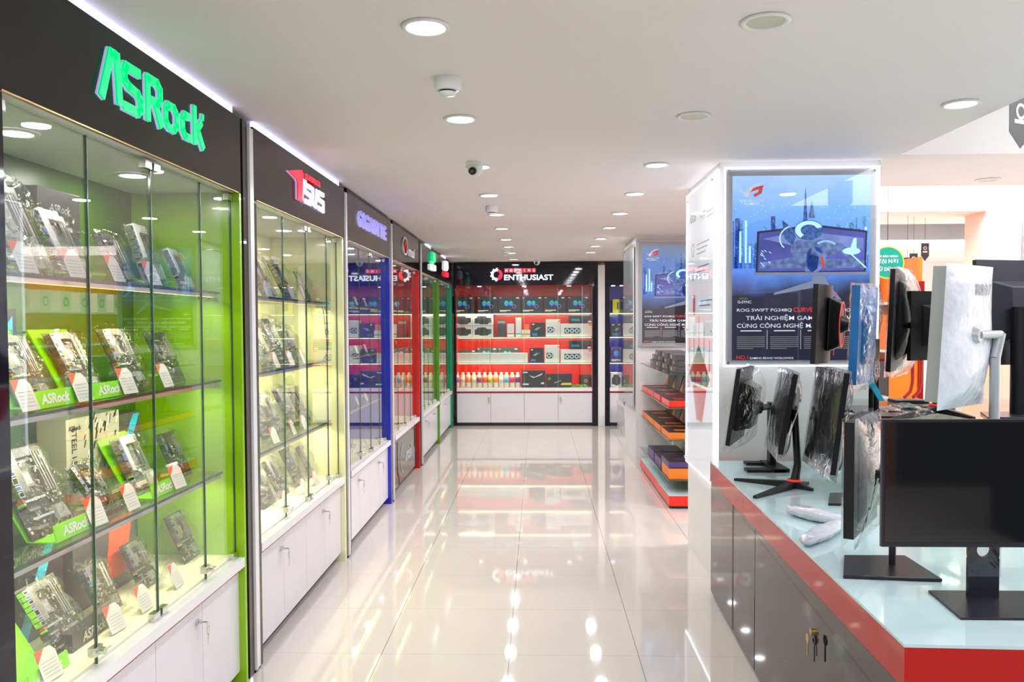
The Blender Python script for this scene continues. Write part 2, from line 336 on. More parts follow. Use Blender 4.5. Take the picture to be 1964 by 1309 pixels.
# ================================================================== PRODUCTS
def make_board(kind):
    rnd = random.Random(kind*11+3)
    t = thing('motherboard', 'x', 'motherboard')
    pcbm = ['pcb', 'pcbs', 'skin', 'pcb'][kind]; hs = ['sink', 'sinkw', 'sink', 'rim'][kind]
    b = MB().box(-.003, 0, -.122, .122, 0, .30)
    for i in range(70):
        y, z = rnd.uniform(-.112, .112), rnd.uniform(.008, .29); s = rnd.choice((.002, .003, .005)); h = rnd.uniform(.002, .009)
        b.box(0, h, y-s, y+s, z-s*rnd.uniform(.6, 2), z+s, rnd.choice((1, 1, 2, 3)))
    for i in range(12):
        y = rnd.uniform(-.03, .10); z = rnd.choice((.125, .248, .02)); b.cyl((0, y, z), (.012, y, z), .004, .004, 8, 1)
    b.box(0, .006, -.052, .004, .165, .222, 2); b.box(.006, .0075, -.044, -.004, .173, .214, 1)
    b.build('circuit_board', [pcbm, 'port', 'slotg', 'sinkw'], t)
    b = MB(); z = .285
    for i in range(7):
        h = rnd.uniform(.016, .028); b.box(.001, .03, -.124, -.098, z-h, z, 0); b.box(.030, .031, -.120, -.102, z-h+.004, z-.004, 2 if i % 2 else 1); z -= h+.003
    for i, mm in enumerate((3, 4, 1)): b.cyl((.001, -.112, z-.008-i*.011), (.026, -.112, z-.008-i*.011), .0048, .0048, 10, mm)
    b.build('port_block', ['port', 'black', 'portblue', 'jackred', 'jackgreen'], t)
    b = MB()
    if kind == 1:
        b.hexa([(.001, -.097, .10), (.036, -.097, .12), (.036, -.066, .12), (.001, -.060, .10), (.001, -.097, .298), (.036, -.097, .296), (.036, -.066, .296), (.001, -.060, .298)])
        b.box(.001, .030, -.06, .035, .255, .297); b.box(.001, .020, .02, .10, .02, .10); b.box(.0005, .012, -.085, .02, .04, .062)
    else:
        for i in range(6): b.box(.001, .028, -.094+i*.0055, -.091+i*.0055, .15, .29)
        b.box(.001, .018, -.094, -.062, .15, .29)
        for i in range(12): b.box(.001, .024, -.055+i*.0075, -.052+i*.0075, .262, .292)
        b.box(.001, .014, -.055, .035, .262, .292); b.hexa([(.001, .03, .03), (.001, .10, .03), (.001, .10, .085), (.001, .03, .085), (.012, .036, .034), (.012, .095, .034), (.012, .085, .08), (.012, .036, .08)])
    b.build('heatsink', hs, t)
    b = MB()
    for i in range(4): b.box(0, .010, .048+i*.014, .054+i*.014, .135, .275, i % 2)
    b.build('memory_slots', ['slotg', 'sink' if kind != 2 else 'cardw'], t)
    b = MB()
    for i, zz in enumerate((.118, .088, .058, .028)): b.box(0, .011, -.085, .02 if i % 2 == 0 else -.03, zz, zz+.008, i % 2)
    b.build('expansion_slots', ['port' if kind in (0, 1) else 'slotg', 'slotg'], t)
    ph = rnd.uniform(0, 6)
    def f(u, v):
        y = -.145+.29*u; z = -.006+.34*v
        x = .05+.022*math.sin(u*5+ph)*math.sin(v*4+ph)+.012*math.sin(v*17+u*9)-.045*abs(u*2-1)**3-.05*v**6
        return (x, y, z)
    MB().grid(f, 14, 16).build('plastic_sleeve', 'plastic', t)
    return t
boards = [make_board(k) for k in range(4)]
used_b = set()
def put(proto, flag, loc, label, group, rot=None, scale=None, cat=None):
    if flag not in used_b: used_b.add(flag); o = proto
    else: o = copy_tree(proto)
    o.location = loc; o['label'] = label; o['group'] = group
    if rot is not None: o.rotation_euler = rot
    if scale is not None: o.scale = (scale,)*3
    return o
def board(kind, x, y, z, s, label, group, lean=24, yaw=0):
    return put(boards[kind], 'b%d' % kind, (x, y, z), label, group, (0, -math.radians(lean), math.radians(yaw)), s)
def make_card():
    t = thing('price_card', 'x', 'price card')
    b = MB()
    b.hexa([(0, -.035, 0), (.003, -.035, 0), (.003, .035, 0), (0, .035, 0), (-.03, -.035, .075), (-.027, -.035, .075), (-.027, .035, .075), (-.03, .035, .075)])
    b.hexa([(-.060, -.035, 0), (-.057, -.035, 0), (-.057, .035, 0), (-.060, .035, 0), (-.03, -.035, .075), (-.0285, -.035, .075), (-.0285, .035, .075), (-.03, .035, .075)])
    b.build('acrylic_holder', 'acrylic', t)
    F = Fr((.0045, -.031, .002), (0, 1, 0), (-.03, 0, .075))
    b = MB().fpoly(F, [(0, 0), (.062, 0), (.062, .058), (.05, .072), (0, .072)], 0, .0008, 0)
    b.fpoly(F, [(0, .044), (.03, .072), (0, .072)], .0008, .0011, 1)
    for i in range(5): b.fbox(F, .008, .054, .010+i*.008, .0112+i*.008, .0008, .0011, 2)
    b.build('paper', ['paper', 'orange_red', 'grey_print'], t)
    return t
card_p = make_card()
def card(x, y, z, label, s=1.0): return put(card_p, 'card', (x, y, z+.001), label, 'price cards in the glass cabinets', (0, 0, random.uniform(-.12, .12)), s)
def green_stand(y, z, label, x=-1.40, s=1.0):
    t = thing('display_stand', label, 'display stand', (x, y, z), 'lime green motherboard stands')
    b = MB(); w = .13*s
    b.hexa([(x-.05, y-w, z), (x-.045, y-w, z), (x-.045, y+w, z), (x-.05, y+w, z), (x-.17, y-w, z+.27*s), (x-.165, y-w, z+.27*s), (x-.165, y+w, z+.27*s), (x-.17, y+w, z+.27*s)])
    b.hexa([(x-.20, y-w, z), (x-.197, y-w, z), (x-.197, y-w+.02, z), (x-.20, y-w+.02, z), (x-.17, y-w, z+.26*s), (x-.167, y-w, z+.26*s), (x-.167, y-w+.02, z+.26*s), (x-.17, y-w+.02, z+.26*s)])
    b.box(x-.05, x+.035, y-w, y+w, z, z+.003); b.build('back_plate', 'lime', t)
    F = Fr((x+.035, y-w, z), (0, 1, 0), (-.012, 0, .06))
    MB().fbox(F, 0, 2*w, 0, .062*s, 0, .003).build('front_tab', 'lime', t)
    lettering('lettering', 'ASRock', F, w, .031*s, .17*s, .037*s, 'white', t, .003, .0006, bold=.035, italic=.15)
# ================================================================== LEFT CABINETS
LEDW = 2.6
def shelf_lamp(par, p, L, e, axis):
    l = bpy.data.lights.new('led_lamp', 'AREA'); l.shape = 'RECTANGLE'; l.size = L; l.size_y = .012; l.energy = e; l.color = (1, .93, .60)
    o = bpy.data.objects.new('led_lamp', l); COL.objects.link(o); o.parent = par; o.location = Vector(p)-org(par)
    o.rotation_euler = (0, math.radians(-25), PI/2) if False else ((math.radians(28), 0, 0) if axis == 'x' else (0, 0, PI/2))
    if axis == 'y':
        mz = Matrix.Rotation(math.radians(28), 3, 'Y') @ Matrix.Rotation(PI/2, 3, 'Z'); o.rotation_euler = mz.to_euler()
def fascia_led(y0, y1, t, idx):
    if idx in (2, 3):
        MB().box(XL-.03, XL-.012, y0+.05, y1-.05, HC-.030, HC-.004).build('cove_gap', 'black', t); return
    if idx > 3: y0, y1 = y0+.4, y0+.9
    MB().box(XL-.03, XL-.012, y0+.05, y1-.05, HC-.030, HC-.004).build('cove_light', 'stripb', t)
def key_lock(t, F, name='lock'):
    b = MB().cyl(F.p(0, 0, 0), F.p(0, 0, .010), .013, .013, 16); b.cyl(F.p(0, 0, .010), F.p(0, 0, .042), .0035, .0035, 8); b.cyl(F.p(0, 0, .014), F.p(0, 0, .018), .008, .008, 12)
    o = b.build(name, 'chrome', t)
    k = MB().fdisc(F, .006, -.034, .015, .040, .042, 0, 16); k.fbox(F, .002, .010, -.085, -.045, .040, .042); k.fdisc(F, .006, -.012, .011, .0405, .0425, 0, 14, r2=.0085)
    k.build('key', 'chrome', o)
def cabinet(idx, y0, y1, colname, colour, label, ndiv, doors, key_at, backc=None, side_w=.02, post=True):
    side = mat(colname, colour, .25, var=.03, coat=.2); M[colname] = side
    if backc: M[colname+'_back'] = mat(colname+'_back', backc, .35, var=.03)
    bk = colname+'_back' if backc else colname
    t = thing('display_cabinet', label, 'display cabinet', (XL, (y0+y1)/2, 0), 'illuminated glass cabinets along the left wall')
    XB = -1.72
    MB().box(XB, XL, y1, y1+side_w, .0, 2.105).build('side_panel', colname, t)
    MB().box(XB, XL-.03, y0-.02, y0-.001, .02, 2.105).build('side_panel', colname, t)
    MB().box(XB-.02, XB-.001, y0-.02, y1+side_w, .02, 2.15).build('back_panel', bk, t)
    MB().box(XB, XL-.02, y0-.0005, y1-.0005, 2.106, 2.125).build('top_panel', 'wall', t)
    MB().box(XB, XL-.045, y0-.0005, y1-.0005, .545, .562).build('floor_panel', 'cream', t)
    # fascia with bronze lower trim
    b = MB().box(XL-.02, XL, y0-.045, y1+side_w, 2.108, HC-.036); b.box(XL-.012, XL-.001, y0-.0, y1, 2.1035, 2.1075, 1)
    b.build('fascia', ['fascia', 'brass'], t)
    fascia_led(y0-.045, y1+side_w, t, idx)
    MB().box(XL-.045, XL, y0-.001, y1-.001, .512, .552).build('sill', 'sill', t)
    MB().box(XL-.04, XL-.022, y0-.001, y1-.001, .490, .5115).build('red_strip', 'redline', t)
    MB().box(XL-.40, XL-.07, y0-.001, y1-.001, 0.0, .056).build('kick_board', 'toeblack', t)
    n = doors; w = (y1-y0)/n
    for i in range(n):
        a, c = y0+i*w, y0+(i+1)*w
        d = MB().box(XL-.045, XL-.028, a+.0015, c-.0015, .058, .488).build('cabinet_door', 'laminate', t)
        if i in key_at:
            yy = a+.05 if key_at[i] < 0 else c-.05
            key_lock(d, FL(yy, .43, XL-.028))
    # glass doors
    ys = [y0]+ndiv+[y1]
    for i, (a, c) in enumerate(zip(ys, ys[1:])):
        g = MB().box(XL-.043, XL-.038, a+.002, c-.002, .556, 2.095).build('glass_door', 'glass', t)
        e = MB().box(XL-.0445, XL-.0365, c-.0035, c+.0008, .556, 2.095, 0)
        e.box(XL-.0440, XL-.0370, a+.002, a+.0035, .556, 2.095, 1); e.build('glass_edge', ['glassedge', 'glassedgel'], g)
        hy = a+.03 if i % 2 == 0 else c-.03
        for zz in (.552, 2.068): MB().box(XL-.050, XL-.028, hy-.022, hy+.022, zz, zz+.028).build('hinge', 'chrome', g)
        if i % 2 == 0:
            h = MB().box(XL-.05, XL-.026, c-.03, c+.012, .585, .612); h.cyl((XL-.027, c-.012, .60), (XL-.006, c-.012, .60), .011, .011, 14); h.cyl((XL-.012, c-.014, .60), (XL-.012, c+.03, .597), .003, .003, 6)
            h.build('door_lock', 'chrome', g)
    # shelves with led profile below the front edge
    for z in (1.685, 1.318, .930):
        s_ = MB().box(XB+.002, -1.332, y0+.006, y1-.04, z-.009, z).build('glass_shelf', 'shelfglass', t)
        MB().box(-1.3318, -1.330, y0+.006, y1-.04, z-.0095, z).build('shelf_edge', 'glassedge', s_)
        q = MB().box(-1.350, -1.334, y0+.01, y1-.06, z-.019, z-.0095, 0); q.build('light_profile', 'alu', s_)
        MB().box(-1.352, -1.339, y0+.012, y1-.062, z-.0225, z-.0195).build('led_strip', 'strip', s_)
        MB().box(-1.3335, -1.3315, y0+.01, y1-.06, z-.0235, z-.0155).build('profile_lip', 'alu', s_)
        shelf_lamp(s_, (-1.362, (y0+y1)/2, z-.034), y1-y0-.12, (y1-y0)*LEDW*(1.15, 2.5, .4, .5, .5, .5)[idx], 'y')
        br = MB()
        for yy in (y1-.05,): br.cyl((-1.40, yy, z-.03), (-1.36, yy, z-.012), .004, .004, 8); br.box(-1.42, -1.36, yy, y1, z-.03, z-.010)
        br.build('shelf_bracket', 'chrome', s_)
    for yy in (y0+.42, y1-.42):
        MB().lathe((-1.50, yy, 2.1055), [(.062, 0), (.060, -.006), (.046, -.005), (.045, -.002)], 28).build('lamp_ring', 'white', t)
        dd = MB().lathe((-1.50, yy, 2.1050), [(.046, -.003), (.0001, -.004)], 28).build('lamp_diffuser', 'led_on', t)
        l = bpy.data.lights.new('lamp', 'AREA'); l.shape = 'DISK'; l.size = .08; l.energy = 2.2 if idx < 2 else 1.0; l.color = (1, .97, .85)
        lo = bpy.data.objects.new('lamp', l); COL.objects.link(lo); lo.parent = t; lo.location = Vector((-1.50, yy, 2.098))-t.location
    return t
def ypx(px, x, z=1.3):
    d = ray(px, 700); return d.y*(x/d.x)
C = {}
C[1] = cabinet(0, 1.886, 3.400, 'lime_panel', (.26, .53, .0), 'tall glass display cabinet with lime green interior, nearest on the left wall', [ypx(p_, XL-.04) for p_ in (173, 294, 388)], 4, {0: 1, 2: 1}, (.055, .16, .006))
C[2] = cabinet(1, 3.620, 5.200, 'cream_panel', (.80, .80, .48), 'tall glass display cabinet with pale yellow interior, second from the camera', [ypx(p_, XL-.04) for p_ in (545, 589, 628)], 4, {0: 1, 2: 1}, (.82, .82, .46), .034)
C[3] = cabinet(2, 5.395, 6.860, 'blue_panel', (.012, .02, .50), 'tall glass display cabinet with deep blue edge panel, third along the left wall', [ypx(p_, XL-.04) for p_ in (690, 710, 727)], 4, {0: 1, 2: 1}, (.30, .29, .42), .03)
C[4] = cabinet(3, 7.100, 8.560, 'red_side_panel', (.62, .008, .006), 'tall glass display cabinet with bright red edge panel, fourth along the left wall', [7.47, 7.83, 8.19], 1, {}, (.62, .05, .03), .03)
C[5] = cabinet(4, 8.850, 10.31, 'olive_panel', (.10, .27, .004), 'tall glass display cabinet with olive green edge panel, fifth along the left wall', [9.21, 9.57, 9.94], 4, {0: 1, 2: 1}, (.14, .30, .02), .03)
C[6] = cabinet(5, 10.42, 11.86, 'emerald_panel', (.0, .27, .11), 'tall glass display cabinet with emerald edge panel beside the far wall', [10.78, 11.14, 11.5], 4, {1: 1}, (.0, .26, .13), .03)
# grey-brown mirror front instead of white doors under the red cabinet
for ch in list(C[4].children):
    if ch.name.startswith('cabinet_door'): ch.data.materials[0] = M['mirrordark']
def post(y, lab):
    t = thing('divider_post', lab, 'post', (XL, y, 0), 'posts between the left wall cabinets')
    MB().box(XL-.06, XL-.002, y-.088, y-.032, .0, HC-.03).build('dark_facing', 'mirrordark', t)
    MB().box(XL-.06, XL-.002, y+.032, y+.075, .0, HC-.37).build('dark_facing', 'mirrordark', t)
    b = MB().box(XL-.03, XL+.008, y-.029, y-.014, .012, HC-.05); b.box(XL-.03, XL+.004, y-.013, y+.027, .012, HC-.05); b.box(XL-.03, XL+.002, y-.030, y+.031, .0, .0115, 1)
    b.build('white_profile', ['sill', 'black'], t)
post(3.54, 'white and brown divider post between the lime and the pale yellow cabinets')
post(5.306, 'white and brown divider post between the pale yellow and the blue cabinets')
post(6.985, 'white and brown divider post between the blue and the red cabinets')
post(8.76, 'white and brown divider post between the red and the olive cabinets')
# dark end panel before the first cabinet
tag(MB().box(-1.74, XL, 1.0, 1.838, 0, HC-.03).box(XL-.026, XL, 1.8381, 1.8845, 0, 2.10).build('end_panel', 'navy'), 'glossy black end panel before the lime green cabinet at the left edge', 'wall panel')
# --- signs on the fascias
M['sign_green'] = mat('sign_green', (.0, .75, .25), .3, emit=(.0, .85, .28), es=.55)
M['sign_edge'] = clear('sign_acrylic_edge', (.75, .78, .95), .25, .1)
M['sign_side'] = mat('sign_side', (.65, .65, .95), .25, emit=(.55, .55, 1), es=.35)
M['sign_red'] = mat('sign_red', (.85, .02, .06), .3, emit=(.95, .02, .06), es=.6)
M['sign_white'] = mat('sign_white', (.85, .88, .95), .3, emit=(.85, .9, 1), es=.9)
M['sign_pink'] = mat('sign_pink', (.9, .45, .55), .3, emit=(1, .45, .6), es=.9)
M['sign_blue'] = mat('sign_blue', (.16, .14, .9), .3, emit=(.20, .16, 1), es=.75)
M['sign_silver'] = mat('sign_silver', (.6, .58, .56), .15, .8)
def asrock_sign():
    t = thing('shop_sign', 'glowing green ASRock letter sign on the fascia of the nearest cabinet', 'sign', (XL, 2.67, 2.28), 'brand signs above the left wall cabinets')
    F = FL(2.305, 2.205); w = .74; s = w/5.15
    def P(l): return [(x*s, y*s) for x, y in l]
    L = {'letter_a': [([(0, 0), (.42, 1.05)], .22), ([(.34, 1.0), (.62, 1.0)], .2), ([(.62, 1.08), (.72, .02)], .22)],
         'letter_s': [([(1.62, .92), (1.0, .92), (.93, .78), (.93, .62), (1.1, .52), (1.5, .46), (1.62, .34), (1.62, .16), (1.5, .06), (.85, .06)], .2)],
         'letter_r': [([(1.95, 0), (1.95, .96), (2.4, .96), (2.55, .84), (2.55, .62), (2.42, .5), (2.1, .5)], .2), ([(2.3, .48), (2.6, 0)], .22)],
         'letter_o': [([(2.95, .1), (3.25, .1), (3.4, .22), (3.4, .5), (3.25, .62), (2.95, .62), (2.82, .5), (2.82, .22), (2.95, .1)], .18)],
         'letter_c': [([(4.15, .62), (3.85, .62), (3.72, .5), (3.72, .22), (3.85, .1), (4.2, .1)], .18)],
         'letter_k': [([(4.42, .02), (4.42, 1.0)], .2), ([(4.5, .36), (4.85, .68)], .18), ([(4.6, .42), (4.95, .0)], .2), ([(4.9, .74), (4.93, .9)], .12)]}
    for k, strokes in L.items():
        for nm, c0, c1, mt, gr in (('', .020, .028, 'sign_green', 1.0), ('back', .0, .0195, 'sign_side', 1.0)):
            if nm: continue
            b = MB()
            for pts, ww in strokes: b.fstroke(F, P(pts), ww*s, .007, .013, 0); b.fstroke(F, P(pts), ww*s*1.06, .0, .0068, 1)
            b.build(k, ['sign_green', 'sign_side'], t)
asrock_sign()
def asus_sign():
    t = thing('shop_sign', 'red and white ASUS sign with star arrow on the pale yellow cabinet', 'sign', (XL, 4.37, 2.28), 'brand signs above the left wall cabinets')
    F = FL(4.04, 2.20)
    b = MB(); 
    for c0, c1, mm, g in ((.008, .014, 0, 0), (0, .0078, 1, .006)):
        b.fpoly(F, [(0, .118), (.24, .165), (.27, .150), (.27, .0), (.16, -.0), (.16, .09), (.14, .10)], c0, c1, mm)
    b.build('star_arrow', ['sign_red', 'sign_side'], t)
    lettering('lettering', 'SUPERIOR', F, .43, .142, .30, .028, 'sign_red', t, .016, .006, bold=.03)
    b = MB()
    for c0, c1, mm, g in ((.008, .014, 0, .0), (0, .0078, 1, .003)):
        for pts in ([(.29, .005), (.31, .112), (.38, .112)], [(.50, .10), (.36, .10), (.35, .062), (.48, .055), (.48, .012), (.34, .012)], [(.53, .11), (.53, .022), (.60, .012), (.62, .11)], [(.80, .10), (.67, .10), (.66, .062), (.79, .055), (.79, .008), (.65, .012)]):
            b.fstroke(F, [(x*.86, y) for x, y in pts], .024+g, c0, c1, mm)
    b.build('letters', ['sign_white', 'sign_side'], t)
asus_sign()
t = thing('shop_sign', 'blue glowing GIGABYTE letter sign above the blue edged cabinet', 'sign', (XL, 6.15, 2.29), 'brand signs above the left wall cabinets')
lettering('letters', 'GIGABYTE', FL(6.16, 2.29), 0, 0, 1.05, .115, ['sign_blue', 'sign_side'], t, 0, .014, bold=.03)
t = thing('shop_sign', 'silver msi sign with round shield above the red edged cabinet', 'sign', (XL, 7.86, 2.27), 'brand signs above the left wall cabinets')
F = FL(7.86, 2.27)
b = MB().fdisc(F, -.20, .01, .15, 0, .012, 0, 28, ry=.085, r2=.125); b.fstroke(F, [(-.28, -.04), (-.20, .05), (-.13, .03), (-.16, -.05)], .016, 0, .012, 1); b.build('dragon_shield', ['silver', 'red'], t)
lettering('letters', 'msi', F, .17, -.02, .42, .10, 'silver', t, 0, .012, bold=.03, italic=.2)
def small_sign(y, lab, c1, c2, top_white):
    t = thing('shop_sign', lab, 'sign', (XL, y, 2.28), 'brand signs above the left wall cabinets')
    F = FL(y, 2.28)
    MB().fpoly(F, [(-.16, .0), (-.12, .11), (.12, .11), (.15, .02), (.0, -.02)], 0, .03).build('emblem', c1, t)
    MB().fbox(F, -.17, .17, -.10, -.035, 0, .03).build('name_plate', c2, t)
    return t
small_sign(9.66, 'small green and white sign above the olive edged cabinet', 'sign_green', 'sign_white', 1)
small_sign(11.06, 'small white and red sign above the emerald edged cabinet', 'sign_white', 'sign_red', 0)
# msi panel under the red cabinet
F = FL(7.85, .27, XL-.028)
lettering('lettering', 'msi', F, .10, .0, .36, .13, 'silver', C[4], 0, .006, bold=.03, italic=.2)
MB().fdisc(F, -.22, -.0, .15, 0, .004, 0, 24, ry=.14, r2=.13, t0=PI*.5, t1=PI*1.5).build('shield_outline', 'sign_silver', C[4])
b = MB().fstroke(F, [(-.52, .19), (-.52, -.07), (-.44, -.13), (-.44, -.21)], .014, .0, .003, 0); b.fstroke(F, [(.5, .19), (.5, .02), (.58, -.06), (.58, -.2)], .014, .0, .003, 0)
b.fpoly(F, [(-.52, -.03), (-.43, -.10), (-.44, -.15), (-.51, -.10)], .0031, .004, 1); b.build('panel_groove', ['black', 'redline'], C[4])
# ------------------------------------------------------------------ products in cabinet 1
SH = {'top': 1.686, 'upper': 1.319, 'lower': .931, 'bottom': .563}
G1 = 'motherboards in the lime green cabinet'
def b1(shelf, px, kind, s, desc, x=-1.43, lean=24, dz=0):
    y = ypx(px, x); board(kind, x, y, SH[shelf]+.002+dz, s, desc, G1, lean)
b1('top', 62, 1, .98, 'large silver motherboard with white shroud at the near end of the top shelf, lime cabinet')
b1('top', 150, 1, .80, 'white shrouded motherboard with blue ports, second on the top shelf of the lime cabinet', -1.47)
b1('top', 246, 2, .62, 'brown motherboard in a clear tray, third on the top shelf of the lime cabinet', -1.41)
b1('top', 300, 1, .80, 'white shrouded motherboard standing behind, fourth on the top shelf of the lime cabinet', -1.55, 18, .03)
b1('top', 362, 1, .58, 'motherboard with broad metal cover at the far end of the top shelf, lime cabinet', -1.41)
b1('upper', 72, 0, .72, 'dark motherboard on the nearest lime stand, upper middle shelf of the lime cabinet', -1.432, 26, .004)
b1('upper', 172, 2, .74, 'brown motherboard with orange jacks on the second lime stand of the upper middle shelf', -1.432, 26, .004)
b1('upper', 262, 0, .78, 'dark motherboard leaning on its own, third on the upper middle shelf of the lime cabinet')
b1('upper', 338, 3, .72, 'black motherboard at the far end of the upper middle shelf, lime cabinet')
b1('lower', 100, 0, .92, 'large dark motherboard on a lime stand at the near end of the lower middle shelf', -1.432, 26, .004)
b1('lower', 205, 3, .62, 'small black motherboard in crinkled plastic in front of the grey patterned box', -1.42, 34)
b1('lower', 278, 1, .74, 'motherboard with white cover on a lime stand, lower middle shelf of the lime cabinet', -1.432, 24, .004)
b1('lower', 350, 3, .66, 'black motherboard in a clear case at the far end of the lower middle shelf')
b1('bottom', 128, 0, .78, 'large motherboard in loose plastic at the near end of the bottom shelf, lime cabinet', -1.42, 30)
b1('bottom', 205, 2, .62, 'brown motherboard in plastic, second on the bottom shelf of the lime cabinet', -1.46)
b1('bottom', 280, 0, .62, 'motherboard with green jack, third on the bottom shelf of the lime cabinet', -1.46)
b1('bottom', 365, 0, .70, 'dark motherboard at the far end of the bottom shelf, lime cabinet', -1.45)
for sh, px, lab in (('upper', 70, 'lime green stand lettered ASRock, nearest on the upper middle shelf'), ('upper', 178, 'lime green stand lettered ASRock, second on the upper middle shelf'), ('lower', 105, 'lime green stand lettered ASRock under the large board, lower middle shelf'), ('lower', 285, 'lime green stand lettered ASRock before the white covered board, lower middle shelf'), ('lower', 0, 'lime green stand cut by the black end panel, lower middle shelf'), ('bottom', 45, 'lime green stand at the lower left corner, bottom shelf of the lime cabinet')):
    if px == 0: continue
    green_stand(ypx(px, -1.42), SH[sh]+.001, lab, s=.80 if sh != 'bottom' else .7)
nm = {'top': 'top', 'upper': 'upper middle', 'lower': 'lower middle', 'bottom': 'bottom'}
for sh, pxs in (('top', (45, 140, 220, 290)), ('upper', (42, 150, 238, 312)), ('lower', (172, 240, 332)), ('bottom', (205, 262, 326, 75))):
    for i, px in enumerate(pxs):
        card(-1.352, ypx(px, -1.37), SH[sh], 'white price card with red corner, %s on the %s shelf of the lime cabinet' % (('second', 'third', 'farthest', 'nearest')[i] if sh == 'bottom' else ('nearest', 'second', 'third', 'farthest')[i], nm[sh]), 1.25)
def carton(x0, x1, y0, y1, z0, z1, mt, label, cat='box', group=None, name='product_box', deco=None):
    t = thing(name, label, cat, ((x0+x1)/2, (y0+y1)/2, z0), group)
    MB().box(x0, x1, y0, y1, z0+.0005, z1).build('carton', mt, t, bevel=.0015)
    if deco: deco(t)
    return t
def d_asr(y0, y1, z0, z1, x, extra=None):
    def f(t):
        lettering('lettering', 'ASRock', FL(y0, z0, x), (y1-y0)*.5, (z1-z0)*.80, (y1-y0)*.5, None, 'white', t, .0006, .0006, bold=.02, italic=.15)
        if extra: extra(t)
    return f
def ext_x3(t): lettering('lettering', 'X570', FL(2.58, 1.70, -1.60), .12, .10, .12, None, 'grey_print', t, .0006, .0006)
carton(-1.70, -1.60, 2.56, 2.80, 1.688, 2.00, 'cardg', 'dark grey ASRock box standing upright behind boards on the top shelf', group='boxes in the lime green cabinet', deco=d_asr(2.56, 2.80, 1.69, 2.0, -1.60, ext_x3))
def steel(t):
    F = FL(2.62, .933, -1.56)
    lettering('lettering', 'STEEL LEGEND', Fr(F.p(.045, .16), (0, 0, -1), (0, 1, 0)), 0, 0, .22, .030, 'cardk', t, .0006, .0006, bold=.01)
    lettering('lettering', 'ASRock', F, .05, .27, .075, None, 'cardk', t, .0006, .0006, bold=.02)
    r = random.Random(5); b = MB()
    for i in range(46):
        a, c = r.uniform(.10, .31), r.uniform(.08, .29); w, h = r.uniform(.004, .012), r.uniform(.008, .035); k = .01
        b.fpoly(F, [(a, c), (a+w, c), (a+w+k, c+h), (a+k, c+h)], .0006, .0010, i % 2)
    b.build('printed_camouflage', ['cardk', 'cardw'], t)
carton(-1.66, -1.56, 2.62, 2.96, .932, 1.235, 'beige', 'grey beige box printed STEEL LEGEND with camouflage pattern, lower middle shelf', group='boxes in the lime green cabinet', deco=steel)
def bluecase(t): MB().fpoly(FL(2.98, .932, -1.58), [(.0, .10), (.12, .27), (.17, .27), (.04, .06)], .0006, .0012).build('printed_stripe', 'cyan', t)
carton(-1.68, -1.58, 2.98, 3.16, .932, 1.21, 'cardg', 'dark box with blue stripe near the green side panel, lower middle shelf', group='boxes in the lime green cabinet', deco=bluecase)
def longbox(t):
    F = FL(2.02, .563, -1.58)
    lettering('lettering', 'ASRock', F, .12, .24, .10, None, 'cardw', t, .0006, .0006, bold=.02); lettering('lettering', 'PHANTOM GAMING', F, .37, .27, .24, .03, 'beige', t, .0006, .0006)
    MB().fpoly(F, [(.34, .0), (.50, .28), (.56, .30), (.40, .0)], .0006, .0012).build('printed_stripe', 'cyan', t)
carton(-1.69, -1.58, 2.02, 2.62, .563, .87, 'cardk', 'long black ASRock box with blue diagonal behind boards, bottom shelf', group='boxes in the lime green cabinet', deco=longbox)
def redbox(t): MB().fpoly(FL(2.66, .563, -1.57), [(.20, .05), (.34, .05), (.40, .27), (.24, .27)], .0006, .0012).build('printed_flash', 'orange_red', t)
carton(-1.68, -1.57, 2.66, 3.08, .563, .85, 'cardg', 'dark box with red flash behind the far boards, bottom shelf', group='boxes in the lime green cabinet', deco=redbox)
def lyb(t): lettering('lettering', 'ASRock', FL(2.50, .565, -1.36), .12, .035, .14, .036, 'cream', t, .0006, .0006, bold=.02)
carton(-1.44, -1.40, 2.36, 2.60, .563, .62, 'cardk', 'low black ASRock box lying at the front of the bottom shelf', group='boxes in the lime green cabinet', deco=lambda t: lettering('lettering', 'ASRock', FL(2.36, .563, -1.40), .12, .028, .13, .032, 'cream', t, .0006, .0006, bold=.02))
carton(-1.70, -1.60, 2.16, 2.44, 1.321, 1.60, 'cardk', 'black box with blue edge standing behind boards on the upper middle shelf', group='boxes in the lime green cabinet', deco=lambda t: MB().fpoly(FL(2.16, 1.32, -1.60), [(.18, .1), (.26, .2), (.26, .26), (.18, .18)], .0006, .0012).build('printed_stripe', 'cyan', t))
# --- cabinet 2
G2 = 'motherboards in the pale yellow cabinet'
pos = ['nearest', 'second', 'third', 'fourth']
for sh, items in {'top': ((520, 1, .88), (560, 3, .86), (600, 0, .72)), 'upper': ((515, 0, .80), (545, 3, .95), (572, 0, .8)), 'lower': ((515, 3, .86), (536, 0, .82), (566, 0, .86), (588, 0, .80)), 'bottom': ((515, 3, .84), (543, 0, .8), (575, 3, .82), (600, 0, .72))}.items():
    for i, (px, k, s) in enumerate(items):
        board(k, -1.45, ypx(px, -1.45), SH[sh]+.002, s, '%s motherboard from the near side on the %s shelf of the pale yellow cabinet' % (pos[i], nm[sh]), G2, 26)
for sh, pxs in (('top', (512, 558, 582)), ('upper', (527, 555, 578)), ('lower', (522, 558, 580)), ('bottom', (542, 577, 600))):
    for i, px in enumerate(pxs): card(-1.355, ypx(px, -1.37), SH[sh], 'small price card, %s on the %s shelf of the pale yellow cabinet' % (pos[i], nm[sh]), 1.2)
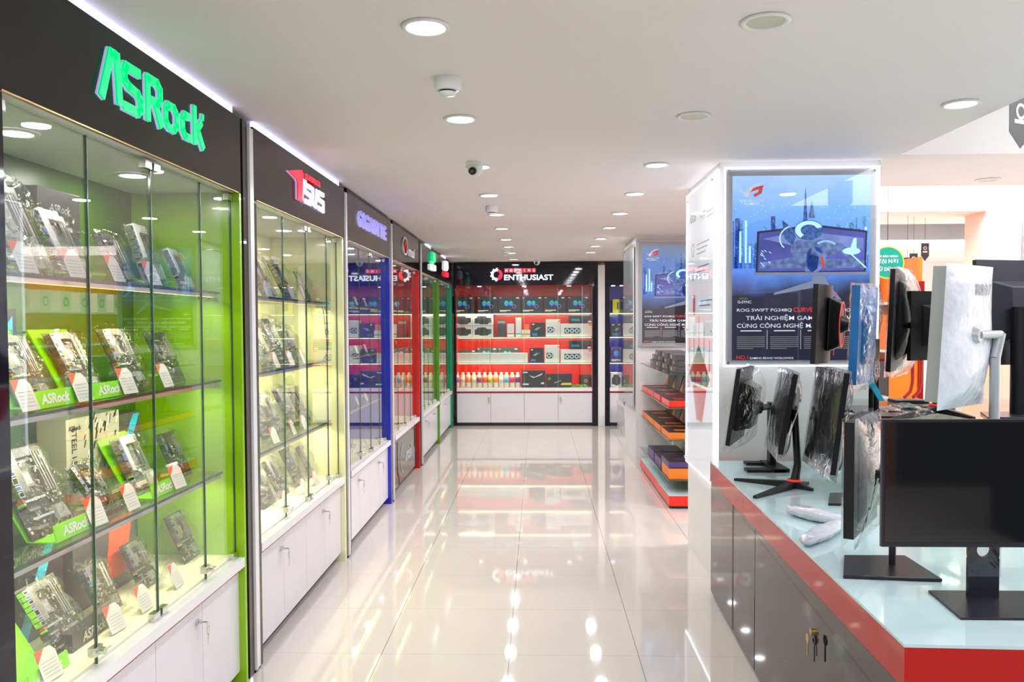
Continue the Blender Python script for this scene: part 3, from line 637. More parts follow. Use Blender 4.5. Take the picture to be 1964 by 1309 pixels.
carton(-1.68, -1.58, 3.80, 4.32, .563, .86, 'cardk', 'black GAMING box behind boards on the bottom shelf of the pale yellow cabinet', deco=lambda t: lettering('lettering', 'GAMING', Fr((-1.58, 3.98, .70), (0, 0, -1), (0, 1, 0)), 0, 0, .22, .05, 'gold', t, .0006, .0006, bold=.01))
carton(-1.68, -1.58, 3.90, 4.40, .932, 1.22, 'cardk', 'black box behind boards on the lower middle shelf of the pale yellow cabinet', deco=lambda t: lettering('lettering', 'ASUS', FL(3.9, .93, -1.58), .3, .24, .10, None, 'white', t, .0006, .0006))
tt = MB(); tt.tube([(-1.345, 5.04, 1.655), (-1.34, 5.05, 1.6), (-1.335, 5.06, 1.5), (-1.34, 5.12, 1.42), (-1.345, 5.16, 1.38), (-1.345, 5.10, 1.35), (-1.35, 5.05, 1.315)], .0022)
tt.tube([(-1.345, 5.08, 1.66), (-1.34, 5.12, 1.6), (-1.335, 5.12, 1.52), (-1.34, 5.15, 1.45), (-1.345, 5.14, 1.33)], .0022)
tag(tt.build('cable', 'black'), 'thin black cables hanging between shelves inside the pale yellow cabinet', 'cable')
# --- cabinets 3 to 6
for ci, cname, yl in ((3, 'blue edged', (5.60, 5.92, 6.24)), (4, 'red edged', (7.32, 7.68)), (5, 'olive edged', (9.05, 9.45)), (6, 'emerald edged', (10.65, 11.05))):
    for j, sh in enumerate(('top', 'upper', 'lower', 'bottom')):
        for i, y in enumerate(yl):
            board((i+j) % 3 if (i+j) % 3 != 1 else 0, -1.47, y+random.uniform(-.04, .04), SH[sh]+.002, .78, '%s motherboard in plastic on the %s shelf of the %s cabinet' % (pos[i], nm[sh], cname), 'motherboards in the %s cabinet' % cname, 26)
        if ci < 5:
            for i, y in enumerate(yl): card(-1.36, y+.16, SH[sh], 'tiny price card, %s on the %s shelf of the %s cabinet' % (pos[i], nm[sh], cname), .95)
# ================================================================== FAR WALL
Z4 = (1.692, 1.334, .944)
def far_cabinet(x0, x1, colname, label, doors, keys, sign=True):
    t = thing('display_cabinet', label, 'display cabinet', ((x0+x1)/2, YF, 0))
    yb = YF+.45
    MB().box(x0-.02, x0, YF+.045, yb, .045, 2.1).build('side_panel', colname, t); MB().box(x1, x1+.02, YF+.045, yb, .045, 2.1).build('side_panel', colname, t)
    MB().box(x0-.02, x1+.02, yb+.001, yb+.02, .045, 2.14).build('back_panel', colname, t)
    MB().box(x0+.001, x1-.001, YF+.045, yb-.001, 2.102, 2.12).build('top_panel', colname, t); MB().box(x0+.001, x1-.001, YF+.04, yb-.001, .545, .570).build('floor_panel', 'sill', t)
    MB().box(x0, x1, YF+.002, YF+.0395, .520, .560).build('sill', 'sill', t); MB().box(x0, x1, YF+.006, YF+.02, .495, .5195).build('red_strip', 'redline', t)
    MB().box(x0, x1, YF+.03, YF+.3, .0, .048).build('kick_board', 'toeblack', t)
    w = (x1-x0)/doors
    for i in range(doors):
        d = MB().box(x0+i*w+.002, x0+(i+1)*w-.002, YF+.01, YF+.028, .050, .492).build('cabinet_door', 'laminate', t)
        if i in keys: key_lock(d, FN(x0+i*w+(w-.03 if keys[i] > 0 else .03), .42, YF+.01))
    nd = doors
    for i in range(nd):
        g = MB().box(x0+i*w+.002, x0+(i+1)*w-.002, YF+.030, YF+.035, .572, 2.095).build('glass_door', 'glass', t)
        MB().box(x0+(i+1)*w-.003, x0+(i+1)*w+.001, YF+.0295, YF+.0355, .572, 2.095).build('glass_edge', 'glassedgel', g)
    for z in Z4:
        s_ = MB().box(x0+.005, x1-.005, YF+.09, yb-.002, z-.010, z).build('glass_shelf', 'shelfglass', t)
        MB().box(x0+.005, x1-.005, YF+.088, YF+.0898, z-.011, z).build('shelf_edge', 'glassedgel', s_)
        MB().box(x0+.01, x1-.01, YF+.094, YF+.106, z-.0155, z-.011).build('led_strip', 'strip2', s_)
        shelf_lamp(s_, ((x0+x1)/2, YF+.115, z-.020), x1-x0-.05, .9*(x1-x0)*LEDW, 'x')
    b = MB()
    for i in range(3):
        xx = x0+(x1-x0)*(i+.5)/3; b.cyl((xx, YF+.15, 2.1015), (xx, YF+.15, 2.094), .03, .03, 16)
    b.build('top_light', 'stripw', t)
    return t
fc = far_cabinet(-1.215, .815, 'red', 'wide red display cabinet with four white doors across the far wall', 4, {0: 1, 3: -1})
fc2 = far_cabinet(1.075, 1.46, 'blue_panel', 'narrow blue display cabinet on the far wall right of the white column', 1, {})
tag(MB().box(-1.255, .90, YF, YF+.04, 2.108, HC-.012).build('sign_board', 'navy'), 'glossy black sign board across the far wall above the red cabinet', 'sign board')
tag(MB().box(1.002, 1.5, YF, YF+.04, 2.108, HC-.012).build('sign_board', 'navy'), 'glossy black board above the narrow blue cabinet at the far right', 'sign board')
for x0, x1, lab in ((.8175, .898, 'black upright panel between the red cabinet and the white column'), (1.002, 1.072, 'black upright panel right of the white column'), (-1.250, -1.2175, 'narrow black upright at the left corner of the far wall')):
    tag(MB().box(x0, x1, YF-.01, YF+.04, 0, 2.107).build('upright_panel', 'navy'), lab, 'upright panel')
tag(MB().box(.900, 1.000, YF-.03, YF+.04, 0, HC-.06).build('column', 'wall', bevel=.003), 'narrow white column on the far wall beside the red cabinet', 'column')
# sign MODDING ENTHUSIAST
def far_x(px): return at(px, 530, YF).x
def far_z(py): return at(1000, py, YF).z
t = thing('shop_sign', 'illuminated MODDING ENTHUSIAST sign with gear emblem on the far wall', 'sign', (at(1000, 530, YF).x, YF, 2.27))
F = FN(0, 0, YF-.001)
gx, gz = far_x(953), far_z(527); gr = .085
b = MB().fdisc(F, gx, gz, gr, 0, .02, 0, 20, r2=.052, t0=PI*.42, t1=PI*1.55); b.fdisc(F, gx, gz, gr, 0, .02, 1, 20, r2=.045, t0=-PI*.45, t1=PI*.42)
for i in range(6):
    a = PI*.5+i*PI/5.2; b.fpoly(F, [(gx+math.cos(a+q)*r, gz+math.sin(a+q)*r) for q, r in ((-.14, gr*.98), (-.1, gr*1.18), (.1, gr*1.18), (.14, gr*.98))], 0, .02, 0)
b.fpoly(F, [(gx+.015, gz+.075), (gx+.05, gz+.02), (gx+.02, gz-.02), (gx+.05, gz-.06), (gx+.02, gz-.085), (gx+.08, gz-.03), (gx+.08, gz+.03)], .0, .021, 1)
b.build('gear_emblem', ['sign_white', 'sign_red'], t)
lx0, lx1 = far_x(967), far_x(1028); lz = far_z(519); n = 7; w = (lx1-lx0)/n
b = MB()
for i in range(n):
    c = lx0+(i+.5)*w
    for a0, a1, b0, b1_ in ((-.43, -.35, -.45, .45), (.35, .43, -.45, .45), (-.43, .43, -.45, -.36), (-.43, .43, .36, .45)): b.fbox(F, c+a0*w, c+a1*w, lz+b0*w, lz+b1_*w, 0, .014)
    b.fbox(F, c-.35*w, c+.35*w, lz-.36*w, lz+.36*w, 0, .004, 1)
b.build('letter_tiles', ['sign_red', 'redline'], t)
for i, ch in enumerate('MODDING'): lettering('lettering', ch, F, lx0+(i+.5)*w, lz, None, w*.55, 'sign_pink', t, .004, .010, bold=.03)
lettering('lettering', 'ENTHUSIAST', F, (far_x(967)+far_x(1061))/2, far_z(532.5), far_x(1061)-far_x(967), .082, 'sign_white', t, .0, .02, bold=.018)
# far cabinet products: picture columns/rows of the box fronts
def fb(px0, px1, z0, h, mt, label, deco=None, d=.16, y=YF+.12, group='boxed parts in the red far cabinet', name='product_box'):
    x0, x1 = at(px0, 650, y).x, at(px1, 650, y).x
    f = (lambda t: deco(t, FN(x0, z0, y), x1-x0, h)) if deco else None
    return carton(x0, x1, y, y+d, z0+.001, z0+h, mt, label, 'box', group, name, f)
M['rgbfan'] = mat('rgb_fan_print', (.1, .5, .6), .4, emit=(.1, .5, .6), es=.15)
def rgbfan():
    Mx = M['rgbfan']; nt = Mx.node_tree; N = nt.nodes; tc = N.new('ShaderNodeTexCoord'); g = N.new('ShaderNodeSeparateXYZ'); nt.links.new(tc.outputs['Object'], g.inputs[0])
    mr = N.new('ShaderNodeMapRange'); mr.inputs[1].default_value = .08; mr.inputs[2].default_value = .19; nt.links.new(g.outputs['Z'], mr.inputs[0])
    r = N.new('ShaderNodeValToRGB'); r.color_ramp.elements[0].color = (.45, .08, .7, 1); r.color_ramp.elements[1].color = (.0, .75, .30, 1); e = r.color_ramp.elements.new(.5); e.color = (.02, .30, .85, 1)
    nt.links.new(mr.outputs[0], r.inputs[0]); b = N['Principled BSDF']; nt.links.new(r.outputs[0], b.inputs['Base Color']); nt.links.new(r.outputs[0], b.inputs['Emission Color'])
rgbfan()
def dfan(t, F, w, h):
    b = MB().fdisc(F, w*.36, h*.58, .034, .0006, .0012, 0, 20, ry=.040); b.fdisc(F, w*.56, h*.58, .028, .0006, .0012, 0, 20, ry=.036); b.fdisc(F, w*.70, h*.40, .030, .0006, .0014, 0, 20, r2=.022)
    b.build('printed_fans', 'rgbfan', t)
    b = MB().fbox(F, w*.06, w*.55, h*.14, h*.19, .0006, .001); b.fbox(F, w*.06, w*.36, h*.09, h*.115, .0006, .001); b.fbox(F, w*.05, w*.13, h*.88, h*.92, .0006, .001); b.fbox(F, w*.8, w*.93, h*.86, h*.93, .0006, .001)
    b.build('printed_text', 'white', t)
xs = [(95, 315), (345, 555), (565, 790), (800, 1015), (1025, 1250), (1265, 1490)]
for i, (a, c) in enumerate(xs):
    fb(850+a/5.308, 850+c/5.308, 1.693, .255, 'cardk', 'black cooler box with three glowing fans, %s from the left on the top red shelf' % ('first', 'second', 'third', 'fourth', 'fifth', 'sixth')[i], dfan, group='black cooler boxes on the top red shelf')
def dcard(t, F, w, h):
    MB().fpoly(F, [(w*.1, h*.2), (w*.3, h*.2), (w*.36, h*.12), (w*.75, h*.12), (w*.8, h*.25), (w*.92, h*.3), (w*.92, h*.7), (w*.7, h*.72), (w*.62, h*.88), (w*.25, h*.86), (w*.2, h*.7), (w*.1, h*.65)], .0006, .0014).build('printed_card_shape', 'cardg', t)
for i, (a, c, zz, lab) in enumerate([(95, 299, 0, 'lower left'), (301, 508, 0, 'lower right'), (95, 299, .172, 'upper left'), (301, 508, .172, 'upper right')]):
    fb(850+a/5.308, 850+c/5.308, 1.335+zz, .168, 'cardw', 'white box with dark card outline, %s of the stack of four' % lab, dcard, group='white boxes with dark outlines')
def dband(mt, lo=.1, hi=.3):
    return lambda t, F, w, h: MB().fbox(F, w*.02, w*.98, h*lo, h*hi, .0006, .0012).build('printed_band', mt, t)
fb(850+553/5.308, 850+635/5.308, 1.335, .255, 'cardg', 'tall dark rounded tin between white boxes on the second red shelf', dband('beige', .8, .95), name='product_tin')
fb(850+652/5.308, 850+722/5.308, 1.335, .20, 'cardw', 'short white box with red band on the second red shelf', dband('orange_red', .2, .28))
fb(850+738/5.308, 850+795/5.308, 1.335, .29, 'cardw', 'tall narrow white box with blue band on the second red shelf', dband('cyan', .12, .2))
fb(850+800/5.308, 850+885/5.308, 1.335, .105, 'cardw', 'low white box with orange band on the second red shelf', dband('gold', .2, .5))
fb(850+825/5.308, 850+875/5.308, 1.441, .085, 'orange', 'small orange box on top of the low white box, second red shelf')
def dlogo(t, F, w, h):
    b = MB().fbox(F, w*.1, w*.25, h*.84, h*.92, .0006, .0012, 0); b.fpoly(F, [(w*.25, h*.5), (w*.6, h*.75), (w*.5, h*.6), (w*.8, h*.7), (w*.4, h*.45)], .0006, .0012, 1); b.fbox(F, w*.1, w*.45, h*.08, h*.25, .0006, .0012, 2); b.build('printed_picture', ['white', 'sink', 'blue'], t)
fb(850+893/5.308, 850+1035/5.308, 1.335, .215, 'cardk', 'black box with silver picture on the second red shelf', dlogo)
def dcooler(nf):
    def f(t, F, w, h):
        b = MB(); r = min(.036, w*.72/nf/2)
        b.fbox(F, w*.12, w*.12+nf*2*r+.01, h*.24, h*.24+2*r+.012, .0006, .0010, 0)
        for i in range(nf):
            cx, cy = w*.12+.005+r*(2*i+1), h*.24+r+.006
            b.fdisc(F, cx, cy, r*.92, .0010, .0014, 1, 18); b.fdisc(F, cx, cy, r*.62, .0014, .0018, 2, 16); b.fdisc(F, cx, cy, r*.34, .0018, .0022, 0, 14)
        ex = w*.12+nf*2*r; b.fdisc(F, ex, h*.24+r*1.1, r*.95, .0010, .0015, 0, 18, r2=r*.72, t0=-PI/2, t1=PI*.6); b.fbox(F, w*.88, w*.99, h*.84, h*.96, .0006, .0012, 3)
        b.build('printed_cooler', ['cardk', 'white', 'cyan', 'orange'], t)
    return f
fb(850+1045/5.308, 850+1192/5.308, 1.335, .262, 'cardw', 'square white box with one fan picture on the second red shelf', dcooler(1))
fb(850+1196/5.308, 850+1520/5.308, 1.335, .198, 'cardw', 'wide white box with three fan picture on the second red shelf', dcooler(3))
def dcool(t, F, w, h):
    lettering('lettering', 'COOOL', F, w*.27, h*.42, w*.38, h*.25, 'cyan', t, .0006, .0006, bold=.05)
    b = MB().fdisc(F, w*.75, h*.5, h*.3, .0006, .0012, 0, 20, r2=h*.2); b.fbox(F, w*.8, w*.95, h*.1, h*.3, .0006, .0012, 1); b.build('printed_picture', ['rim', 'white'], t)
fb(850+1285/5.308, 850+1520/5.308, 1.534, .13, 'cardk', 'black box with blue COOOL lettering on the wide white box, second red shelf', dcool)
# third row
for i, (a, c, h) in enumerate([(120, 335, .19), (340, 550, .225), (555, 770, .225)]):
    fb(850+a/5.308, 850+c/5.308, .945, h, 'cardg', 'dark fan box behind the long white boxes, %s from left, third red shelf' % ('first', 'second', 'third')[i], dfan, d=.12, y=YF+.30, group='dark fan boxes on the third red shelf')
fb(850+95/5.308, 850+472/5.308, .945, .145, 'cardw', 'long plain white box at the left of the third red shelf', y=YF+.12)
fb(850+475/5.308, 850+860/5.308, .945, .145, 'cardw', 'long plain white box in the middle of the third red shelf', y=YF+.12)
fb(850+878/5.308, 850+1020/5.308, .945, .220, 'cardk', 'black box with silver picture on the third red shelf', dlogo)
fb(850+1032/5.308, 850+1183/5.308, .945, .262, 'cardw', 'square white box with one fan picture on the third red shelf', dcooler(1))
fb(850+1195/5.308, 850+1520/5.308, .945, .198, 'cardw', 'wide white box with three fan picture on the third red shelf', dcooler(3))
fb(850+1285/5.308, 850+1515/5.308, 1.144, .13, 'cardk', 'black box with blue COOOL lettering on the wide white box, third red shelf', dcool)
# bottles
bp = thing('coolant_bottle', 'x', 'bottle')
MB().lathe((0, 0, 0), [(.0001, 0), (.036, .001), (.038, .01), (.038, .165), (.034, .185), (.018, .200), (.018, .205)], 20).build('bottle_body', 'bottle', bp)
MB().lathe((0, 0, 0), [(.021, .205), (.021, .228), (.0001, .230)], 16).build('cap', 'bottle', bp)
lab_m = {}
cols = [('blue', (.05, .25, .75)), ('pale', (.75, .75, .62)), ('orange', (.95, .28, .02)), ('cream', (.78, .76, .6)), ('plum', (.30, .04, .18)), ('scarlet', (.90, .10, .02)), ('yellow', (.62, .60, .08)), ('amber', (.92, .35, .02)), ('ivory', (.8, .78, .64)), ('sky blue', (.12, .50, .80)), ('crimson', (.80, .02, .12)), ('violet', (.16, .04, .28))]
cxs = [140, 200, 257, 313, 367, 425, 480, 535, 592, 645, 703, 760]
for i, ((cn, cc), cx) in enumerate(zip(cols, cxs)):
    lm = mat('label_'+cn.replace(' ', '_'), cc, .4)
    p = at(850+cx/5.308, 740, YF+.14)
    o = bp if i == 0 else bpy.data.objects.new('coolant_bottle', None)
    if i:
        COL.objects.link(o); o['category'] = 'bottle'
        for ch in list(bp.children):
            if ch.name.startswith(('bottle_body', 'cap')): c2 = ch.copy(); COL.objects.link(c2); c2.parent = o
    o.location = (p.x, YF+.15, .5705); o['label'] = 'milky coolant bottle with %s label on the bottom red shelf' % cn; o['group'] = 'coolant bottles on the bottom red shelf'
    b = MB(); r = .0388
    a0, a1 = -PI*.5-1.15, -PI*.5+1.15
    vs = [(o.location.x+r*math.cos(a0+(a1-a0)*k/10), o.location.y+r*math.sin(a0+(a1-a0)*k/10), .5705+zz) for zz in (.075, .155) for k in range(11)]
    b.add(vs, [(k, k+1, 12+k, 11+k) for k in range(10)], 0, True); b.build('bottle_label', lm, o, solid=.0006)
def dswoosh(t, F, w, h):
    b = MB().fpoly(F, [(w*.3, h*.72), (w*.55, h*.62), (w*.88, h*.86), (w*.85, h*.74), (w*.5, h*.56)], .0006, .0012); b.fbox(F, w*.05, w*.25, h*.86, h*.93, .0006, .0012); b.fbox(F, w*.05, w*.3, h*.15, h*.24, .0006, .0012); b.fbox(F, w*.82, w*.95, h*.2, h*.3, .0006, .0012); b.build('printed_swoosh', 'white', t)
fb(850+797/5.308, 850+1038/5.308, .5705, .255, 'cardk', 'large black box with silver swoosh on the bottom red shelf', dswoosh, y=YF+.10)
def dyel(t, F, w, h):
    b = MB().fdisc(F, w*.13, h*.64, .020, .0006, .0012, 0, 16, r2=.014); b.fpoly(F, [(w*.56, h*.18), (w*.98, h*.18), (w*.98, h*.34), (w*.62, h*.34)], .0006, .0012, 0); b.fpoly(F, [(w*.3, h*.35), (w*.6, h*.55), (w*.6, h*.5), (w*.35, h*.3)], .0006, .0012, 1); b.build('printed_picture', ['yellow', 'sink'], t)
fb(850+1045/5.308, 850+1310/5.308, .5705, .205, 'cardk', 'black box with yellow stripe and round mark on the bottom red shelf', dyel, y=YF+.10)
fb(850+1392/5.308, 850+1510/5.308, .5705, .180, 'cardk', 'small dark cube box at the right end of the bottom red shelf', lambda t, F, w, h: MB().fdisc(F, w*.5, h*.5, .026, .0006, .0012, 0, 16, r2=.014).build('printed_mark', 'gold', t), y=YF+.20)
rr = random.Random(9); b = MB()
for i in range(60):
    x, y, z = .60+rr.uniform(-.12, .14), YF+.10+rr.uniform(0, .06), .572+rr.uniform(0, .035)
    b.box(x-.012, x+.012, y-.008, y+.008, z, z+.012, rr.choice((0, 0, 1, 2)))
o = tag(b.build('foliage_garland', ['green', 'lime', 'orange']), 'small green and orange garland lying before the dark cube box', 'garland'); o['kind'] = 'stuff'
# blue cabinet contents
def dye2(t, F, w, h): MB().fbox(F, w*.4, w*.95, h*.25, h*.8, .0006, .0012).build('printed_picture', 'cardk', t)
fb(1175, 1196, 1.693, .20, 'yellow', 'yellow box in the narrow blue cabinet', dye2, group='boxes in the narrow blue cabinet')
fb(1171, 1200, 1.335, .20, 'cardg', 'dark graphics card box above an orange one in the blue cabinet', dlogo, group='boxes in the narrow blue cabinet')
fb(1171, 1200, .945, .23, 'purple', 'dark purple box in the narrow blue cabinet', dfan, group='boxes in the narrow blue cabinet')
fb(1171, 1196, .5705, .22, 'cardw', 'white box with dark picture in the bottom of the blue cabinet', dcard, group='boxes in the narrow blue cabinet')
# ================================================================== PILLARS
PX0, PX1, PY0, PY1 = 1.042, 1.945, 4.68, 5.629
struct(MB().box(PX0, PX1, PY0, PY1, 0, HC).build('wall_pillar', 'wall'))
struct(MB().box(1.042, 1.945, 8.62, 9.70, 0, HC).build('wall_pillar_far', 'wall'))
M['print_sky'] = mat('poster_sky', (.1, .3, .8), .3)
def poster_sky(name, z0, z1, lo, mid, hi, es):
    Mx = mat(name, mid, .35, emit=mid, es=es); nt = Mx.node_tree; N = nt.nodes; Lk = nt.links; b = N['Principled BSDF']
    tc = N.new('ShaderNodeTexCoord'); g = N.new('ShaderNodeSeparateXYZ'); Lk.new(tc.outputs['Object'], g.inputs[0])
    nz = N.new('ShaderNodeTexNoise'); nz.inputs['Scale'].default_value = 3.5; nz.inputs['Detail'].default_value = 5; Lk.new(tc.outputs['Object'], nz.inputs['Vector'])
    ma = N.new('ShaderNodeMath'); ma.operation = 'MULTIPLY_ADD'; ma.inputs[1].default_value = .22; Lk.new(nz.outputs['Fac'], ma.inputs[0]); Lk.new(g.outputs['Z'], ma.inputs[2])
    mr = N.new('ShaderNodeMapRange'); mr.inputs[1].default_value = z0+.11; mr.inputs[2].default_value = z1+.11; Lk.new(ma.outputs[0], mr.inputs[0])
    r = N.new('ShaderNodeValToRGB'); cr = r.color_ramp
    cr.elements[0].color = lo+(1,); cr.elements[1].color = hi+(1,); cr.elements[1].position = 1
    e = cr.elements.new(.36); e.color = lo+(1,); e = cr.elements.new(.48); e.color = mid+(1,); e = cr.elements.new(.78); e.color = tuple(min(1, c*1.7) for c in mid)+(1,)
    Lk.new(mr.outputs[0], r.inputs[0]); Lk.new(r.outputs[0], b.inputs['Base Color']); Lk.new(r.outputs[0], b.inputs['Emission Color'])
    return Mx
M['city'] = mat('printed_city', (.12, .35, .85), .4, var=.9, scale=90, emit=(.10, .30, .85), es=.30)
M['citypale'] = mat('printed_city_pale', (.20, .38, .80), .4, var=.5, scale=120, emit=(.16, .34, .8), es=.35)
M['city2'] = mat('printed_city_dark', (.05, .15, .5), .4, var=.8, scale=60, emit=(.03, .12, .5), es=.20)
M['pglow'] = mat('printed_glow', (.45, .75, 1), .4, emit=(.4, .75, 1), es=.8)
M['pviolet'] = mat('printed_violet', (.09, .10, .42), .4, var=.6, scale=4, emit=(.06, .07, .45), es=.4)
M['pfig'] = mat('printed_armour', (.16, .24, .50), .4, var=.75, scale=28, emit=(.10, .18, .5), es=.3)
M['pviolet2'] = mat('printed_violet_light', (.22, .30, .66), .4, var=.4, scale=5, emit=(.16, .22, .6), es=.4)
M['pdark'] = mat('printed_dark', (.02, .03, .09), .4)
M['pgrey'] = mat('printed_grey', (.30, .34, .50), .4, emit=(.2, .24, .4), es=.2)
M['side_print'] = mat('side_print', (.85, .86, .9), .4, emit=(.85, .87, .95), es=.75, var=.01)
M['ptext'] = mat('printed_white', (.88, .88, .92), .4, emit=(.8, .82, .9), es=.35)
M['pred'] = mat('printed_red', (.80, .05, .03), .4, emit=(.8, .05, .03), es=.3)
def big_poster(x0, x1, y, z0, z1, label, es):
    t = thing('advertising_poster', label, 'poster', ((x0+x1)/2, y, z0), 'backlit gaming monitor posters on the pillars')
    F = FN(x0, z0, y); w, h = x1-x0, z1-z0
    MB().fbox(F, .0, w, .0, h, -.03, -.012).build('backing_plate', 'silver', t)
    L = MB()
    for a0, a1, b0, b1_ in ((-.006, .002, -.006, h+.006), (w-.002, w+.006, -.006, h+.006), (0, w, -.006, .002), (0, w, h-.002, h+.006)): L.fbox(F, a0, a1, b0, b1_, -.010, -.002)
    L.build('edge_light', 'stripw' if es > .3 else 'alu', t)
    mi = .042; sky = poster_sky('poster_sky', h*.0, h, (.018, .018, .040), (.09, .22, .68), (.42, .62, .95), es)
    FI = Fr(F.p(mi, .030), F.u, F.v); iw, ih = w-2*mi, h-.072
    MB().fbox(FI, 0, iw, 0, ih, -.0115, -.0105).build('print', sky, t)
    c = -.0100; r = random.Random(4)
    b = MB()
    for i in range(110):
        a = r.uniform(0, iw*.97); hh = ih*(.06+.24*r.random()**2.4); ww = r.uniform(.006, .030)
        if .3*iw < a < .75*iw: hh *= .7
        b.fbox(FI, a, min(iw, a+ww), ih*.50, ih*.50+hh, c, c+.0003, (3, 0, 3, 1)[i % 4])
    b.fpoly(FI, [(iw*.50, ih*.62), (iw*.53, ih*.94), (iw*.56, ih*.62)], c, c+.0003, 1)
    for i in range(90): a, q = r.uniform(0, iw*.99), r.uniform(ih*.52, ih*.86); b.fbox(FI, a, a+.003, q, q+.006, c+.0004, c+.0006, 2)
    for a, q in ((.05, .70), (.12, .62), (.09, .76), (.96, .72)): b.fbox(FI, iw*a, iw*a+.012, ih*.53, ih*q, c+.0004, c+.0006, 2)
    b.build('printed_skyline', ['city', 'city2', 'pglow', 'citypale'], t)
    c = -.0090
    # ultrawide monitor picture
    b = MB().fpoly(FI, [(iw*.17, ih*.475), (iw*.97, ih*.475), (iw*.98, ih*.70), (iw*.60, ih*.735), (iw*.18, ih*.70)], c, c+.0003, 0)
    b.fpoly(FI, [(iw*.185, ih*.485), (iw*.955, ih*.485), (iw*.965, ih*.69), (iw*.6, ih*.722), (iw*.195, ih*.69)], c+.0004, c+.0006, 1)
    b.fbox(FI, iw*.16, iw*.98, ih*.462, ih*.478, c+.0004, c+.0007, 2)
    b.fpoly(FI, [(iw*.58, ih*.46), (iw*.67, ih*.46), (iw*.70, ih*.415), (iw*.80, ih*.325), (iw*.77, ih*.33), (iw*.64, ih*.40), (iw*.30, ih*.355), (iw*.31, ih*.368), (iw*.58, ih*.43)], c+.0004, c+.0008, 2)
    b.fpoly(FI, [(iw*.22, ih*.66), (iw*.45, ih*.62), (iw*.95, ih*.60), (iw*.95, ih*.66), (iw*.5, ih*.70)], c+.0007, c+.0009, 3)
    b.fpoly(FI, [(iw*.2, ih*.53), (iw*.45, ih*.56), (iw*.96, ih*.54), (iw*.96, ih*.50), (iw*.2, ih*.50)], c+.0007, c+.0009, 4)
    b.build('printed_monitor', ['pdark', 'pviolet', 'pgrey', 'pviolet2', 'pfig'], t)
    # armoured figure, generic
    c = -.0075; b = MB()
    b.fpoly(FI, [(iw*.55, ih*.77), (iw*.575, ih*.865), (iw*.60, ih*.77)], c, c+.0003, 0)
    b.fdisc(FI, iw*.555, ih*.705, iw*.105, c+.0004, c+.0006, 1, 24, ry=ih*.055); b.fdisc(FI, iw*.555, ih*.705, iw*.10, c+.0007, c+.0009, 2, 20, ry=ih*.05, r2=iw*.06, t0=PI*.1, t1=PI*1.3)
    b.fpoly(FI, [(iw*.43, ih*.72), (iw*.36, ih*.76), (iw*.38, ih*.66), (iw*.44, ih*.62), (iw*.46, ih*.67)], c, c+.0003, 1)
    b.fpoly(FI, [(iw*.46, ih*.64), (iw*.64, ih*.655), (iw*.80, ih*.63), (iw*.90, ih*.56), (iw*.97, ih*.50), (iw*.94, ih*.495), (iw*.80, ih*.575), (iw*.70, ih*.57), (iw*.62, ih*.52), (iw*.60, ih*.48), (iw*.53, ih*.48), (iw*.52, ih*.55), (iw*.45, ih*.59)], c, c+.0003, 0)
    b.fpoly(FI, [(iw*.56, ih*.58), (iw*.63, ih*.56), (iw*.62, ih*.50), (iw*.585, ih*.475), (iw*.545, ih*.50), (iw*.54, ih*.56)], c+.0004, c+.0006, 1)
    b.fdisc(FI, iw*.865, ih*.59, .050, c+.0004, c+.0006, 2, 18, ry=.020); b.fpoly(FI, [(iw*.85, ih*.59), (iw*.88, ih*.66), (iw*.90, ih*.66), (iw*.90, ih*.59)], c+.0004, c+.0006, 2)
    b.fstroke(FI, [(iw*.84, ih*.59), (iw*.97, ih*.50)], .008, c+.0007, c+.0009, 2); b.fpoly(FI, [(iw*.64, ih*.56), (iw*.66, ih*.565), (iw*.67, ih*.50), (iw*.655, ih*.50)], c+.0007, c+.0009, 3)
    for i in range(10): a, q = r.uniform(iw*.2, iw*.3), r.uniform(ih*.5, ih*.6); b.fstroke(FI, [(a, q), (a+.012, q-.010)], .004, c+.0004, c+.0006, 2)
    b.fdisc(FI, iw*.50, ih*.60, .060, c+.0004, c+.0006, 0, 20, ry=.055); b.fdisc(FI, iw*.68, ih*.615, .065, c+.0004, c+.0006, 0, 20, ry=.040); b.fdisc(FI, iw*.60, ih*.545, .050, c+.0004, c+.0006, 0, 20, ry=.075)
    for q in (.0, .35, .7): b.fdisc(FI, iw*.68, ih*.615, .060-.015*q, c+.0008, c+.0010, 2, 18, ry=.036-.012*q, r2=.057-.015*q, t0=.4, t1=2.6)
    b.fdisc(FI, iw*.45, ih*.66, .085, c+.0008, c+.0010, 2, 20, ry=.075, r2=.078, t0=PI*.6, t1=PI*1.25)
    b.build('printed_figure', ['pfig', 'city2', 'pglow', 'pred'], t)
    # emblem + words
    c = -.0075
    b = MB().fpoly(FI, [(iw*.045, ih*.935), (iw*.085, ih*.905), (iw*.10, ih*.915), (iw*.16, ih*.955), (iw*.235, ih*.965), (iw*.15, ih*.935), (iw*.105, ih*.885), (iw*.09, ih*.893)], c, c+.0004, 0)
    b.fpoly(FI, [(iw*.11, ih*.905), (iw*.15, ih*.935), (iw*.225, ih*.95), (iw*.21, ih*.905), (iw*.16, ih*.885), (iw*.15, ih*.90), (iw*.185, ih*.912), (iw*.19, ih*.927), (iw*.15, ih*.918)], c, c+.0004, 1)
    b.build('printed_emblem', ['ptext', 'pred'], t)
    lettering('lettering', 'REPUBLIC OF\nGAMERS', FI, iw*.14, ih*.858, iw*.175, ih*.030, 'ptext', t, c, .0004, bold=.006)
    lettering('lettering', 'NVIDIA', FI, iw*.085, ih*.337, iw*.06, None, 'jackgreen', t, c, .0004)
    lettering('lettering', 'G-SYNC', FI, iw*.09, ih*.318, iw*.10, None, 'ptext', t, c, .0004, bold=.006)
